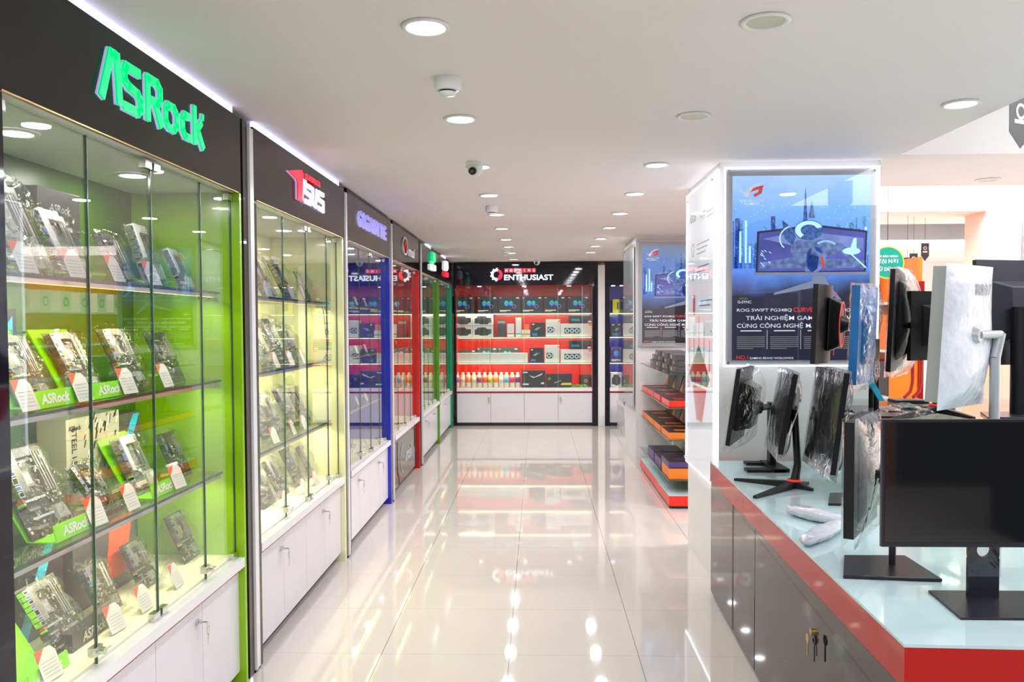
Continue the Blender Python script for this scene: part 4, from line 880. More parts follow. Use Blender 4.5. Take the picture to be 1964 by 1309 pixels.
    lettering('lettering', 'ROG SWIFT PG348Q', FI, iw*.235, ih*.272, iw*.40, ih*.020, 'ptext', t, c, .0004, bold=.006)
    lettering('lettering', 'CURVED', FI, iw*.535, ih*.274, iw*.175, ih*.026, 'pred', t, c, .0004, bold=.02)
    lettering('lettering', 'GAMING MONITOR', FI, iw*.81, ih*.272, iw*.34, ih*.018, 'ptext', t, c, .0004, bold=.006)
    lettering('lettering', 'TR\u1ea2I NGHI\u1ec6M GAME TUY\u1ec6T V\u1edcI', FI, iw*.51, ih*.231, iw*.82, ih*.037, 'ptext', t, c, .0004, bold=.008)
    lettering('lettering', 'C\u00d9NG C\u00d4NG NGH\u1ec6 M\u00c0N H\u00ccNH CONG', FI, iw*.50, ih*.189, iw*.93, ih*.037, 'ptext', t, c, .0004, bold=.008)
    b = MB()
    for k in range(4):
        a0 = iw*(.035+.245*k)
        b.fbox(FI, a0+.02, a0+iw*.18, ih*.158, ih*.164, c, c+.0004)
        for j in range(7): b.fbox(FI, a0, a0+iw*(.205 if j < 6 else .12), ih*(.125-.0105*j), ih*(.130-.0105*j), c, c+.0004, 1)
        if k: b.fbox(FI, a0-iw*.025, a0-iw*.022, ih*.06, ih*.165, c, c+.0004)
    b.build('printed_columns', ['ptext', 'grey_print'], t)
    lettering('lettering', 'NO.1', FI, iw*.075, ih*.016, iw*.085, ih*.022, 'pred', t, c, .0004, bold=.02)
    lettering('lettering', 'GAMING BRAND WORLDWIDE', FI, iw*.29, ih*.012, iw*.32, ih*.012, 'ptext', t, c, .0004, bold=.006)
    MB().fbox(F, .001, w-.001, .001, h-.001, .0, .004).build('acrylic_cover', 'acrylic', t)
    b = MB()
    for a in (.016, w-.016):
        for q in (.016, h-.016): MB().cyl(F.p(a, q, -.03), F.p(a, q, .010), .008, .008, 14).build('standoff', 'chrome', t)
big_poster(1.066, 1.922, 4.645, 1.300, 2.418, 'large blue backlit gaming monitor poster on the near pillar above the table', .75)
big_poster(1.062, 1.92, 8.585, 1.298, 2.400, 'darker blue gaming monitor poster on the far pillar above the box shelves', .05)
# acrylic side poster of the near pillar
def side_poster(x, yn, yf, z0, z1, label, words):
    t = thing('advertising_poster', label, 'poster', (x, (yn+yf)/2, z0), 'tall acrylic posters on the aisle side of the pillars')
    F = FW(yf, z0, x); w, h = yf-yn, z1-z0
    MB().fbox(F, .012, w-.012, .012, h-.012, -.008, -.006).build('print', 'side_print' if words else 'white', t)
    MB().fbox(F, 0, w, 0, h, .0, .005).build('acrylic_cover', 'acrylic', t)
    L = MB()
    for a0, a1, b0, b1_ in ((-.004, .002, 0, h), (w-.002, w+.006, 0, h), (0, w, -.006, 0), (0, w, h, h+.006)): L.fbox(F, a0, a1, b0, b1_, -.010, -.001)
    L.build('edge_light', 'stripw' if words else 'alu', t)
    b = MB()
    for a in (.02, w-.02):
        for q in (.03, h*.5, h-.03): MB().cyl(F.p(a, q, -.018), F.p(a, q, .012), .009, .009, 14).build('standoff', 'chrome', t)
    if words:
        c = -.0058
        lettering('lettering', 'ASUS', F, w*.24, h*.905, w*.26, h*.030, 'grey_print', t, c, .0004, bold=.03, italic=.15)
        lettering('lettering', 'FAST', F, w*.60, h*.895, w*.20, h*.026, 'grey_print', t, c, .0004)
        b = MB()
        for k, (q, n_, a) in enumerate(((.895, 2, .74), (.80, 3, .40), (.72, 3, .40), (.60, 2, .50))):
            for j in range(n_): b.fbox(F, w*a, w*min(.97, a+.42-.06*j), h*(q-.016*j), h*(q-.016*j)+.007, c, c+.0004, 0)
        b.fdisc(F, w*.25, h*.79, .045, c, c+.0004, 2, 20, r2=.034); b.fdisc(F, w*.25, h*.70, .04, c, c+.0004, 0, 20, r2=.032); b.fdisc(F, w*.30, h*.59, .04, c, c+.0004, 1, 20, ry=.07)
        b.build('printed_text', ['grey_print', 'pred', 'gold'], t)
        b = MB()   # router with antennas
        for a, q in ((.12, .47), (.30, .52), (.48, .55), (.66, .52), (.84, .47)): b.fpoly(F, [(w*a-.013, h*.36), (w*a+.013, h*.36), (w*a+.004, h*q), (w*a-.004, h*q)], c, c+.0004, 0)
        b.fpoly(F, [(w*.12, h*.34), (w*.48, h*.45), (w*.86, h*.34), (w*.78, h*.31), (w*.22, h*.31)], c+.0005, c+.0008, 1)
        b.fpoly(F, [(w*.25, h*.30), (w*.75, h*.30), (w*.60, h*.18), (w*.40, h*.18)], c, c+.0004, 2); b.build('printed_router', ['rim', 'cardg', 'pred'], t)
side_poster(1.018, 4.72, 5.60, .595, 2.40, 'tall white router poster behind acrylic on the aisle side of the near pillar', True)
side_poster(1.018, 8.66, 9.66, .62, 2.38, 'tall acrylic panel on the aisle side of the far pillar', False)
# low glass case beyond the far pillar
t = thing('glass_case', 'low white based glass case behind the far pillar', 'display cabinet', (1.2, 11.4, 0))
MB().box(1.17, 1.42, 10.9, 11.95, 0, .36).build('base', 'laminate', t); MB().box(1.165, 1.42, 10.9, 11.95, .361, .40).build('sill', 'sill', t); MB().box(1.18, 1.186, 10.95, 11.9, .401, 1.9).build('glass_pane', 'glass', t)
# ------------------------------------------------------------------ box shelves between the pillars
SX0, SX1, SY0, SY1 = 1.083, 1.43, 6.70, 8.58
t = thing('shelving_unit', 'glass shelving with a low red fronted white plinth between the two pillars', 'shelf', (1.25, 7.6, 0))
b = MB().box(SX0, SX1, SY0, SY1, .025, .108, 0); b.build('plinth', ['red'], t)
MB().box(SX0-.001, SX1, SY0-.001, SY1, .1085, .114).build('plinth_top', 'topglass', t)
MB().box(SX0+.03, SX1-.02, SY0+.03, SY1-.02, 0, .0245).build('plinth_foot', 'toeblack', t)
MB().box(SX1+.001, SX1+.02, SY0+.1, SY1, .0, 1.15).build('back_panel', 'wall', t)
for z in (.23, .566, .835, 1.12): 
    s_ = MB().box(1.09, SX1, 6.75, SY1, z-.009, z).build('glass_shelf', 'shelfglass', t); MB().box(1.0885, 1.0898, 6.75, SY1, z-.009, z).build('shelf_edge', 'glassedge', s_)
    MB().box(1.09, SX1, 6.7485, 6.7498, z-.009, z).build('shelf_edge', 'glassedge', s_)
def flatbox(y, z, col, lab, lid, h=.055, w=.40, d=.28):
    t = thing('board_box', lab, 'box', (1.24, y, z), 'flat boxes with open lids between the pillars')
    x = 1.10
    b = MB().box(x, x+d, y-w/2, y+w/2, z+.001, z+h-.002, 0); b.box(x+.002, x+d-.002, y-w/2+.002, y+w/2-.002, z+h-.0018, z+h, 1); b.build('tray', [col, 'cardk'], t)
    b = MB().fbox(Fr((x+.02, y-w/2, z+h), (1, 0, 0), (0, 1, 0)), .05, .20, .1, .2, .0003, .001, 0); b.build('printed_mark', col, t)
    if lid:
        xb = x+d-.04
        b = MB().hexa([(xb, y-w/2, z+h+.001), (xb+.008, y-w/2, z+h+.001), (xb+.008, y+w/2, z+h+.001), (xb, y+w/2, z+h+.001), (xb+.05, y-w/2+.03, z+h+.15), (xb+.058, y-w/2+.03, z+h+.15), (xb+.058, y+w/2, z+h+.15), (xb+.05, y+w/2, z+h+.15)])
        F = Fr((xb-.0005, y+w/2, z+h), (0, -1, 0), (.05, 0, .15)); b.fpoly(F, [(.0, .01), (.16, .01), (.02, .12)], .0, .002, 1); b.build('lid', ['cardk', 'orange'], t)
yy = [8.34, 7.93, 7.50, 7.02]; on4 = ['farthest', 'third nearest', 'second nearest', 'nearest']
for i, y in enumerate(yy):
    flatbox(y, .835, 'red', 'red sided flat box with open dark lid, %s on the second shelf' % on4[i], True)
    flatbox(y, .566, 'orange', 'orange sided flat box with dark top, %s on the third shelf' % on4[i], True)
for i, y in enumerate((7.9, 7.45, 7.0)):
    flatbox(y, .23, 'purple' if i != 2 else 'orange', ('dark purple flat box farthest on the lowest glass shelf', 'dark purple flat box in the middle of the lowest glass shelf', 'orange flat box at the near end of the lowest glass shelf')[i], False, .09)
flatbox(7.02, .321, 'purple', 'dark purple box lying on the orange box, lowest glass shelf', False, .05)
for i, (y, n_) in enumerate(((8.2, 2), (7.85, 3), (7.45, 3), (7.0, 3))):
    for k in range(n_):
        carton(1.16+.02*(k % 2), 1.40, y-.17, y+.16, 1.121+k*.052, 1.121+k*.052+.050, 'cardg', 'dark grey carton, %s of the %s stack on the top shelf' % (('bottom', 'middle', 'top')[k if n_ == 3 or k == 0 else 2], on4[i]), 'box', 'stacked dark cartons on the top glass shelf', deco=lambda t, y=y, k=k: MB().fbox(FW(y+.1, 1.121+k*.052, 1.16+.02*(k % 2)), .02, .06, .012, .038, .0003, .001).build('printed_mark', 'sinkw', t))
# ================================================================== MONITOR TABLE
TA = math.atan((.977-.892)/(4.606-1.981)); TO = Vector((.892, 1.981, 0))
tu = Vector((math.cos(TA), -math.sin(TA), 0)); tv = Vector((math.sin(TA), math.cos(TA), 0))
FT = Fr(TO, tu, tv)   # a across, b along, c up
t = thing('display_table', 'long display table with red edge, white glass top and brown mirror sides', 'table', tuple(FT.p(1.2, 1.2)))
LEN = 2.63; WID = 3.2
MB().fbox(FT, 0, WID, 0, LEN, .754, .762).build('table_top', 'topglass', t)
MB().fbox(FT, .001, WID, .001, LEN, .650, .7535).build('red_apron', 'redglass', t)
b = MB().fbox(FT, .022, WID, .04, LEN-.01, .0, .6495, 0); b.build('body', 'mirrordark', t)
seams = [0.0, 1.56, 2.02, LEN-.0]
for i, (a, c) in enumerate(zip(seams, seams[1:])):
    if i in (3,): a += .0
    d = MB().fbox(FT, .004, .020, a+.045 if i == 0 else a+.006, c-.006 if i < 2 else c-.012, .02, .646).build('cabinet_door', 'mirrordark', t)
b = MB().fbox(FT, .0035, .0215, 2.020-.017, 2.020+.017, .03, .646); b.fbox(FT, .0035, .0215, 1.56-.004, 1.56+.004, .35, .646); b.build('door_gap', 'black', t)
pl = atx(1562, 1222, .905)
lock = MB().cyl(FT.p(.004, .72, .515), FT.p(-.008, .72, .515), .012, .012, 16); lo_ = lock.build('lock', 'brass', t)
k = MB()
Fk = Fr(FT.p(-.010, .74, .515), -tv, Vector((0, 0, 1)))
k.fdisc(Fk, .0, -.03, .016, 0, .003, 0, 16); k.fbox(Fk, -.004, .004, -.09, -.04, 0, .003); k.build('key', 'brass', lo_)
k = MB(); Fk = Fr(FT.p(-.012, .66, .515), -tv, Vector((0, 0, 1))); k.fdisc(Fk, .0, -.005, .017, 0, .004, 0, 16, r2=.008); k.fbox(Fk, -.004, .004, -.075, -.02, 0, .003); k.build('key', 'black', lo_)
# glass tier on the table
TZ = 1.12
t = thing('glass_tier', 'raised clear glass platform with dark edge standing on the monitor table', 'shelf', tuple(FT.p(1.4, 1.8, .762)))
MB().fbox(FT, .56, 2.6, 1.12, 2.60, TZ-.010, TZ).build('glass_plate', 'shelfglass', t)
e = MB().fbox(FT, .556, .5598, 1.12, 2.60, TZ-.010, TZ); e.fbox(FT, .556, 2.6, 1.116, 1.1198, TZ-.010, TZ); e.build('plate_edge', 'glassedge', t)
for a, q in ((.62, 1.2), (.62, 2.5), (1.6, 1.2), (2.5, 1.2), (1.6, 2.5), (2.5, 2.5)): MB().fbox(FT, a, a+.010, q-.07, q+.07, .7625, TZ-.0105).build('glass_leg', 'shelfglass', t)
for q0, q1 in ((1.62, 2.2),): MB().fbox(FT, .70, 1.3, q0, q0+.008, .7625, TZ-.0105).build('glass_leg', 'shelfglass', t)
# ------------------------------------------------------------------ monitors
def monitor(label, P, w, h, theta, tilt, base, bz, stand, bodym='black', face='screen', bag=None, curve=0.0, accent=None, poler=.016, polem='black', thick=.022, bulge=.035, logo=None, bulk=(.62, .62), neck=True, sleeve_h=1.0, bagthick=.05, poletop=None, basew=.13, legs=((-.24, .17), (-.25, -.24), (.06, -.08), (.09, .08)), emblem=False):
    t = thing('monitor', label, 'monitor', (base[0], base[1], bz), 'monitors on the display table')
    th = math.radians(theta); nrm = Vector((-math.cos(th), -math.sin(th), 0)); u = Vector((0, 0, 1)).cross(-nrm) * -1
    u = (-nrm).cross(Vector((0, 0, 1)))           # viewer's right when looking at the screen
    tl = math.radians(tilt); v = Vector((0, 0, 1))*math.cos(tl)-nrm*math.sin(tl)
    P = Vector(P); F = Fr(P, u, v)                # F.n points out of the screen
    if F.n.dot(nrm) < 0: F = Fr(P, -u, v)
    N = 14
    def cx(a): return curve*((2*a/w)**2)
    # shell
    b = MB()
    def strip(c_off0, c_off1, a0, a1, q0, q1, m_):
        for i in range(N):
            p, r = a0+(a1-a0)*i/N, a0+(a1-a0)*(i+1)/N
            b.hexa([F.p(p, q0, cx(p)+c_off0), F.p(r, q0, cx(r)+c_off0), F.p(r, q0, cx(r)+c_off1), F.p(p, q0, cx(p)+c_off1), F.p(p, q1, cx(p)+c_off0), F.p(r, q1, cx(r)+c_off0), F.p(r, q1, cx(r)+c_off1), F.p(p, q1, cx(p)+c_off1)], m_)
    strip(-thick, 0, -w/2, w/2, -h/2, h/2, 0)
    b.build('housing', bodym, t)
    b = MB(); strip(.0003, .0015, -w/2+.008, w/2-.008, -h/2+.014, h/2-.008, 0); b.build('screen', face, t)
    # back bulge
    b = MB(); bw, bh = w*bulk[0]/2, h*bulk[1]/2; c0 = -thick-.0002; c1 = c0-bulge
    b.hexa([F.p(-bw, -bh, c0), F.p(bw, -bh, c0), F.p(bw, bh, c0), F.p(-bw, bh, c0), F.p(-bw*.72, -bh*.8, c1), F.p(bw*.72, -bh*.8, c1), F.p(bw*.72, bh*.8, c1), F.p(-bw*.72, bh*.8, c1)])
    bk = b.build('back_cover', bodym, t, bevel=.006)
    if accent: MB().fdisc(F, 0, 0, h*.30, c1-.003, c1-.0002, 0, 30, r2=h*.27).build('accent_ring', accent, t)
    if accent == 'pred':
        b = MB().fbox(F, -w*.34, -w*.32, -h*.42, h*.42, -thick-.004, -thick-.0003); b.build('accent_line', 'pred', t)
    if logo:
        FB = Fr(F.p(0, 0, -thick), -F.u, F.v); lettering('lettering', logo, FB, w*.05, h*.34, w*.36, None, 'grey_print', t, .001 if bag != 'white' else .050, .0006, bold=.03)
    if emblem:
        FB = Fr(F.p(0, 0, -thick-.0003), -F.u, F.v); eb = MB()
        for sg in (1, -1):
            for k2 in range(3): eb.fpoly(FB, [(sg*.006, h*.36-.008*k2), (sg*(.050-.010*k2), h*.36+.012-.010*k2), (sg*(.044-.010*k2), h*.36+.005-.010*k2), (sg*.006, h*.36-.006-.008*k2)], 0, .001)
        eb.fpoly(FB, [(-.006, h*.36+.004), (.006, h*.36+.004), (0, h*.36-.03)], 0, .001); eb.build('emblem', 'sink', t)
    # neck + pole
    B = Vector((base[0], base[1], bz)); nk = F.p(0, 0, c1)
    top = Vector((B.x, B.y, nk.z if poletop is None else poletop))
    if neck:
        b = MB().cyl(nk+F.n*.004, nk-F.n*.03, .045, .028, 20); b.cyl(nk-F.n*.02, Vector((B.x, B.y, nk.z)), .018, .016, 12); b.build('neck', polem, t)
    bz0 = bz+.001
    if stand == 'v' or stand == 'vred':
        pm = polem
        b = MB().cyl(B+Vector((0, 0, .02)), B+Vector((0, 0, .02))+(top-B)*.25+Vector((.02, .015, 0)), .022, .018, 10); b.cyl(B+Vector((.02, .015, .02))+(top-B)*.25, top+Vector((0, 0, .02)), .018, .016, 10)
        b.build('pole', pm, t)
        for ax, ay in legs:
            tip = B+Vector((ax, ay, .004)); d = Vector((ax, ay, 0)).normalized(); n2 = Vector((-d.y, d.x, 0))
            MB().hexa([B-n2*.020+Vector((0, 0, .001)), tip-n2*.009-Vector((0, 0, .003)), tip+n2*.009-Vector((0, 0, .003)), B+n2*.020+Vector((0, 0, .001)), B-n2*.016+Vector((0, 0, .032)), tip-n2*.007+Vector((0, 0, .008)), tip+n2*.007+Vector((0, 0, .008)), B+n2*.016+Vector((0, 0, .032))]).build('foot', 'soft', t)
        if stand == 'vred': MB().lathe(B, [(.030, .030), (.034, .032), (.034, .040), (.028, .042)], 20).build('accent_ring', 'pred', t)
    elif stand == 'plate':
        x, y = B.x, B.y
        b = MB().hexa([(x-.20*basew/.13, y-.12, bz0), (x+.085*basew/.13, y-.15, bz0), (x+.085*basew/.13, y+.10, bz0), (x-.115*basew/.13, y+.10, bz0), (x-.20*basew/.13, y-.12, bz0+.010), (x+.085*basew/.13, y-.15, bz0+.010), (x+.085*basew/.13, y+.10, bz0+.010), (x-.115*basew/.13, y+.10, bz0+.010)])
        b.build('base', 'rim', t, bevel=.002)
        MB().cyl((x, y, bz0+.010), top+Vector((0, 0, .02)), poler, poler, 14).build('pole', polem, t)
    elif stand == 'frame':
        x, y = B.x, B.y
        b = MB().box(x-.17, x+.03, y-.16, y-.09, bz0, bz0+.014); b.box(x-.12, x+.03, y+.05, y+.12, bz0, bz0+.014); b.box(x-.03, x+.05, y-.16, y+.12, bz0+.0005, bz0+.018); b.build('base', 'soft', t)
        MB().box(x-.016, x+.016, y-.03, y+.03, bz0+.018, top.z+.02).build('pole', polem, t)
    elif stand == 'slab':
        x, y = B.x, B.y
        b = MB().hexa([(x-.145, y-.165, bz0), (x+.15, y-.165, bz0), (x+.15, y+.055, bz0), (x-.125, y+.055, bz0), (x-.145, y-.165, bz0+.006), (x+.15, y-.165, bz0+.006), (x+.15, y+.055, bz0+.006), (x-.125, y+.055, bz0+.006)]); b.build('base', 'rim', t, bevel=.001)
        b = MB(); FP = FN(x, bz0+.006, y); hh = nk.z-bz0-.006; w2 = .043; hz = .135; r_ = .020
        c0, c1_ = -.006, .006
        b.fbox(FP, -w2, w2, 0, hz-r_-.004, c0, c1_); b.fbox(FP, -w2, w2, hz+r_+.004, hh+.03, c0, c1_)
        for k2 in range(24):
            a0, a1 = 2*PI*k2/24, 2*PI*(k2+1)/24
            def ed(a):
                c_, s_ = math.cos(a), math.sin(a); kk = min(w2/abs(c_) if abs(c_) > 1e-6 else 9, (r_+.004)/abs(s_) if abs(s_) > 1e-6 else 9); return (c_*kk, hz+s_*kk)
            b.fpoly(FP, [(r_*math.cos(a0), hz+r_*math.sin(a0)), ed(a0), ed(a1), (r_*math.cos(a1), hz+r_*math.sin(a1))], c0, c1_)
        b.build('pole', 'rim', t)
        MB().fbox(FP, -w2-.003, w2+.003, .06, .15, .0065, .0085).build('film_wrap', 'film', t)
    elif stand == 'arch':
        x, y = B.x, B.y
        MB().tube([(x-.02, y, bz0), (x-.02, y, top.z-.1), (x+.0, y, top.z)], .02, 10, 0).build('pole', polem, t)
        MB().box(x-.12, x+.10, y-.10, y+.10, bz0, bz0+.012).build('base', polem, t, bevel=.003)
    elif stand == 'red':
        x, y = B.x, B.y
        for s in (-.022, .022):
            MB().tube([(x+s, y, top.z), (x+s, y, bz0+.11), (x+s-.015, y-.01, bz0+.06), (x+s-.05, y-.02, bz0+.03)], .009, 8).build('pole', 'pred', t)
        MB().box(x-.13, x+.03, y-.08, y+.05, bz0, bz0+.02).build('base', 'soft', t, bevel=.004)
    # bag
    if bag:
        rnd = random.Random(int(abs(P.x)*1000)); ph = rnd.uniform(0, 6); bt = -thick-bulge*.9-.006
        s0 = -h/2-.03; s1 = h/2+.012
        def back(a, q):
            A = -w/2-.012+(w+.024)*a; Q = s0+(s1-s0)*q*sleeve_h
            ed = 1-abs(2*a-1)**4; ev = 1-abs(2*q-1)**6
            c = -thick-.004+cx(max(-w/2, min(w/2, A)))-(bulge+bagthick*.25)*ed*ev-.010*math.sin(q*9+a*4+ph)*ed*ev
            return F.p(A, Q, c)
        def front(a, q):
            A = -w/2-.012+(w+.024)*a; Q = s0+(s1-s0)*q*sleeve_h
            ed = 1-abs(2*a-1)**4; ev = 1-abs(2*q-1)**6
            return F.p(A, Q, .004+cx(max(-w/2, min(w/2, A)))+.006*math.sin(q*7+ph)*ed*ev+.006*ed*ev)
        b = MB()
        mt = {'clear': 'film', 'white': 'bagwhite', 'crinkle': 'plastic'}[bag]
        b.grid(back, 16, 16)
        if bag != 'white': b.grid(front, 10, 12)
        b.build('plastic_bag', mt, t)
    return t
def mon(label, px, py, Y, *a, **k): return monitor(label, at(px, py, Y), *a, **k)
bx = atz(1884, 1150, .762)
mon('large glossy black monitor facing the camera at the front right of the table', 1905, 928, 2.24, .60, .352, 90, 0, (bx.x, bx.y), .762, 'slab', thick=.012, bulge=.018, bodym='rim')
mon('edge on monitor in clear bag left of the front glossy monitor', 1643, 905, 2.66, .36, .36, -33, 0, (1.133, 2.607), .762, 'plate', bag='clear', bulge=.02, thick=.030, poler=.011, polem='rim', neck=True, bulk=(.7, .8))
mon('curved backed monitor nearest the pillar at the far left end of the table', 1416, 775, 4.38, .42, .40, -24, 8, (1.262, 4.40), .762, 'frame', bag='crinkle', bulge=.075, bulk=(.62, .66), sleeve_h=1.0)
mon('film covered monitor on a forked stand with red ring, second at the far left', 1494, 785, 3.98, .46, .375, -9, 10, (1.215, 3.86), .762, 'vred', bag='clear', face='soft', bulge=.03)
mon('larger film covered monitor in the middle of the near row', 1578, 800, 3.58, .52, .42, -7, 7, (1.44, 3.60), .762, 'plate', bag='clear', face='soft', bulge=.03)
mon('black curved monitor with red accent on the glass tier before the poster', 1584, 622, 3.95, .40, .37, -27, 2, (1.62, 3.98), TZ, 'plate', curve=.035, accent='pred', bulge=.05, bulk=(.5, .7), poler=.012)
mon('blue edged monitor in a clear bag on the glass tier', 1648, 642, 3.66, .30, .43, -36, 2, (1.55, 3.75), TZ, 'plate', bodym='bluefilm', bag='crinkle', bulge=.02, poler=.012, thick=.035, basew=.08, neck=False, poletop=1.45)
mon('black monitor on red twin rod stand on the glass tier', 1719, 615, 4.15, .40, .50, -34, 2, (1.985, 4.30), TZ, 'red', bag='clear', bulge=.05, bulk=(.5, .8))
mon('white bagged monitor with silver stand in the middle of the glass tier', 1826, 640, 3.35, .42, .53, -49, 3, (1.885, 3.36), TZ, 'arch', bodym='silver', bag='white', logo='acer', bulge=.03, thick=.05, poler=.022, polem='silver', poletop=1.50)
mon('dark monitor seen from behind with wing emblem beyond the white bagged one', 1797, 625, 4.10, .40, .34, -66, 0, (1.87, 3.85), TZ, 'vred', bag=None, bulge=.03, emblem=True, legs=((-.12, .10), (-.37, -.35), (.03, -.27), (.14, .12)))
mon('wide dark grey monitor back with ports at the right edge of the picture', 1992, 600, 3.85, .72, .48, -74, -4, (2.16, 3.70), TZ, 'plate', bodym='rim', bulge=.04, poler=.035, bulk=(.8, .6))
# table odds and ends
t = thing('wrapped_stand', 'forked white wrapped stand part with purple lettering lying on the table', 'stand part', (1.1, 3.2, .762))
p0, p1, p2 = atz(1622, 1000, .79), atz(1508, 976, .785), atz(1540, 1040, .785)
def arm(a, c, nm_):
    a, c = Vector(a), Vector(c); d = (c-a).normalized(); n2 = Vector((-d.y, d.x, 0)); L_ = (c-a).length
    b = MB()
    def f(u, v):
        ang = v*2*PI; r = .032*(1-.12*math.sin(u*9)+.06*math.sin(u*31+v*20))*max(0, 1-abs(2*u-1)**9)**.5; return a+d*L_*u+n2*math.cos(ang)*r+Vector((0, 0, 1))*(math.sin(ang)*r*.75)
    b.grid(f, 14, 14); return b.build(nm_, 'bagwhite', t)
arm(p0, p1, 'wrapped_arm'); arm(p0-(p0-p2)*.1, p2, 'wrapped_arm')
F = Fr(p0+(p1-p0)*.75+Vector((0, 0, .0255)), (p0-p1), Vector((0, 0, 1)).cross(p0-p1))
lettering('lettering', 'ASUS\nROG', F, .0, .0, .11, .03, 'magenta', t, .0, .0006)
MB().cyl(p0+Vector((-.02, 0, -.02)), p0+Vector((.03, .02, -.016)), .010, .008, 10).build('red_tip', 'redline', t)
q = atz(1688, 1008, .762)
tag(MB().box(q.x-.035, q.x+.035, q.y, q.y+.05, .7625, .83).build('small_box', 'cardw', bevel=.001), 'small plain white box standing behind the edge on monitor', 'box')
# crumpled bags on the tier
def crumple(c, r, lab, mt='film'):
    rnd = random.Random(int(c[0]*99)); b = MB(); n = 18
    def f(u, v):
        a = u*2*PI; e = v*PI/2; k = 1+.22*math.sin(a*3+v*7)+.15*math.sin(a*5+2)
        return (c[0]+r[0]*k*math.cos(a)*math.cos(e), c[1]+r[1]*k*math.sin(a)*math.cos(e), c[2]+r[2]*math.sin(e)*(1+.2*math.sin(a*4)))
    b.grid(f, 26, 8); tag(b.build('plastic_bag', mt), lab, 'plastic bag')
crumple((1.66, 3.72, TZ+.002), (.11, .09, .05), 'crumpled clear plastic bag lying on the glass tier beside the blue strip', 'plastic')
bsx = at(1672, 742, 3.72)
tag(MB().hexa([bsx+Vector(v) for v in ((.03, -.01, -.065), (.055, -.01, -.065), (.055, 0, -.065), (.03, 0, -.065), (-.045, .0, .07), (-.015, .0, .07), (-.015, .01, .07), (-.045, .01, .07))]).build('film_strip', 'cyan'), 'bright blue film strip leaning on the crumpled bag', 'film')
# ================================================================== RIGHT BACKGROUND
t = thing('shelving_unit', 'orange backed shelving seen past the near pillar', 'shelf', (2.9, 9.0, 0))
MB().box(2.98, 3.01, 6.45, 11.9, 0, 2.05).build('back_panel', 'orange', t); MB().box(2.76, 2.979, 6.45, 11.9, 0, .6).build('cupboard', 'laminate', t)
for z in (.95, 1.32, 1.70): MB().box(2.76, 2.979, 6.45, 11.9, z-.02, z).build('shelf_board', 'cardw', t)
MB().box(2.76, 3.01, 6.42, 6.449, .9, 1.86).build('side_panel', 'orange', t); MB().box(2.76, 3.01, 6.421, 6.449, 0, .8995).build('side_panel', 'laminate', t)
MB().box(2.97, 3.012, 6.412, 6.4195, .9, 1.86).build('edge_strip', 'redline', t)
M['hp'] = M['cardk']
for i in range(12):
    y = 7.2+i*.38
    carton(2.79, 2.93, y-.10, y+.10, 1.701, 1.93, 'cardw', 'white headphone box, number %s counted from the near end of the orange shelf' % ('one two three four five six seven eight nine ten eleven twelve'.split()[i]), 'box', 'headphone boxes on the orange shelving', 'headphone_box', lambda t, y=y: MB().fdisc(FW(y, 1.70, 2.79), 0, .11, .055, .0005, .001, 0, 20, r2=.035).build('printed_headphones', 'green', t))
for i, (y, mt, nme) in enumerate(((6.62, 'orange', 'orange'), (6.84, 'cardk', 'black'), (7.08, 'orange', 'second orange'), (7.35, 'cardk', 'second black'))):
    carton(2.79, 2.95, y-.09, y+.09, 1.321, 1.60, mt, '%s box at the near end of the middle orange shelf' % nme, 'box', 'boxes on the middle orange shelf')
    carton(2.79, 2.95, y-.09, y+.09, .951, 1.22, 'cardk' if mt == 'orange' else 'red', '%s box at the near end of the lower orange shelf' % ('black' if i == 0 else 'red' if i == 1 else 'second black' if i == 2 else 'second red'), 'box', 'boxes on the lower orange shelf')
# round green sign
c = at(1702, 504, 6.3); F = FN(c.x, c.z, 6.3)
t = thing('hanging_sign', 'round green sign with white Vietnamese lettering partly behind the pillar', 'sign', tuple(c))
MB().fdisc(F, 0, 0, .118, 0, .008, 0, 40).build('sign_disc', 'teal', t); MB().fdisc(F, 0, 0, .124, .001, .009, 0, 40, r2=.116).build('rim', 'yellow', t)
lettering('lettering', 'V\u00c0 B\u1ea2O H\u00c0NH', F, 0, .05, .15, .020, 'ptext', t, .009, .001, bold=.03)
lettering('lettering', 'T\u1ea0I N\u01a0I', F, 0, .008, .15, .042, 'ptext', t, .009, .001, bold=.03)
lettering('lettering', 'S\u1eec D\u1ee4NG', F, 0, -.050, .17, .042, 'ptext', t, .009, .001, bold=.03)
MB().cyl(F.p(0, .12), F.p(0, 3.1-c.z), .002, .002, 6).build('wire', 'black', t)
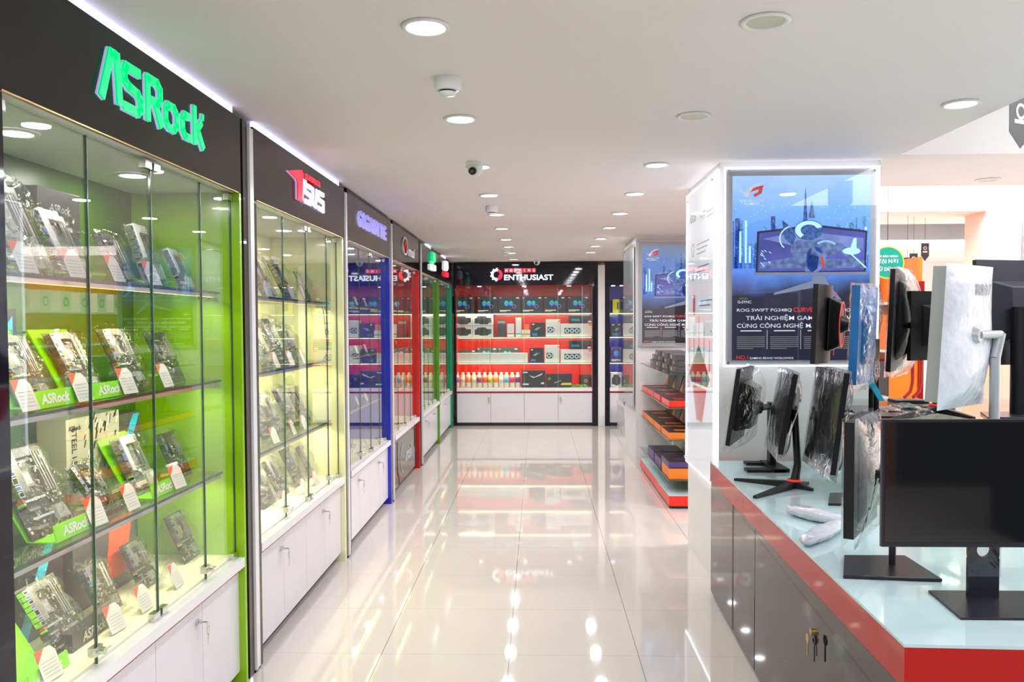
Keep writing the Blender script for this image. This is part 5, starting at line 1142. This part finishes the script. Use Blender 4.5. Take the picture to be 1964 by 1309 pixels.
# bunting
def flag(px, py, Y, w, h, lab, txt, yaw=0):
    c = at(px, py, Y); t = thing('bunting_flag', lab, 'flag', tuple(c), 'black pennant flags hanging from the ceiling')
    F = Fr(c, (math.cos(yaw), math.sin(yaw), 0), (0, 0, 1))
    MB().fpoly(F, [(-w/2, h/2), (w/2, h/2), (w/2, -h*.2), (0, -h/2), (-w/2, -h*.2)], 0, .002).build('pennant', 'cardk', t)
    MB().fbox(F, -w*.28, w*.28, -.02*h, .06*h, .0021, .003).build('printed_band', 'white', t)
    MB().fdisc(F, 0, h*.22, w*.22, .0021, .003, 0, 16, r2=w*.14).build('printed_mark', 'white', t)
    MB().cyl(c+Vector((0, 0, h/2)), (c.x, c.y, HC if 1.985 > c.x or 4.6 < c.y < 5.5 or 6.9 < c.y < 7.7 else 3.1), .0015, .0015, 5).build('string', 'black', t)
flag(1957, 236, 3.6, .16, .22, 'large black pennant flag cut by the upper right edge of the picture', 'x', .5)
flag(1774, 484, 7.3, .07, .16, 'small black pennant higher on the string beyond the table', 'x')
flag(1752, 503, 7.2, .07, .15, 'small black pennant in the middle of the string beyond the table', 'x')
flag(1740, 510, 7.1, .07, .14, 'small black pennant lowest on the string next to the green sign', 'x')
# far poster column at the right
struct(MB().box(3.72, 4.6, 6.40, 7.2, 0, HC).build('wall_column', 'wall'))
t = thing('advertising_poster', 'violet and magenta poster on the column at the far right', 'poster', (3.9, 6.36, 1.2))
F = FN(3.74, 1.25, 6.37)
MB().fbox(F, 0, .50, 0, 1.08, -.02, -.004).build('frame', 'alu', t); MB().fbox(F, .02, .48, .02, .70, -.003, .001).build('print', 'purple', t); MB().fbox(F, .02, .48, .701, 1.06, -.003, .001).build('print', 'pgrey', t)
MB().fbox(F, .02, .035, .02, 1.06, .0011, .002).build('printed_edge', 'magenta', t); lettering('lettering', 'VIP', F, .26, .72, .14, .05, 'ptext', t, .0011, .001, bold=.02)
MB().fbox(F, 0, .5, 0, 1.08, .006, .010).build('acrylic_cover', 'acrylic', t)
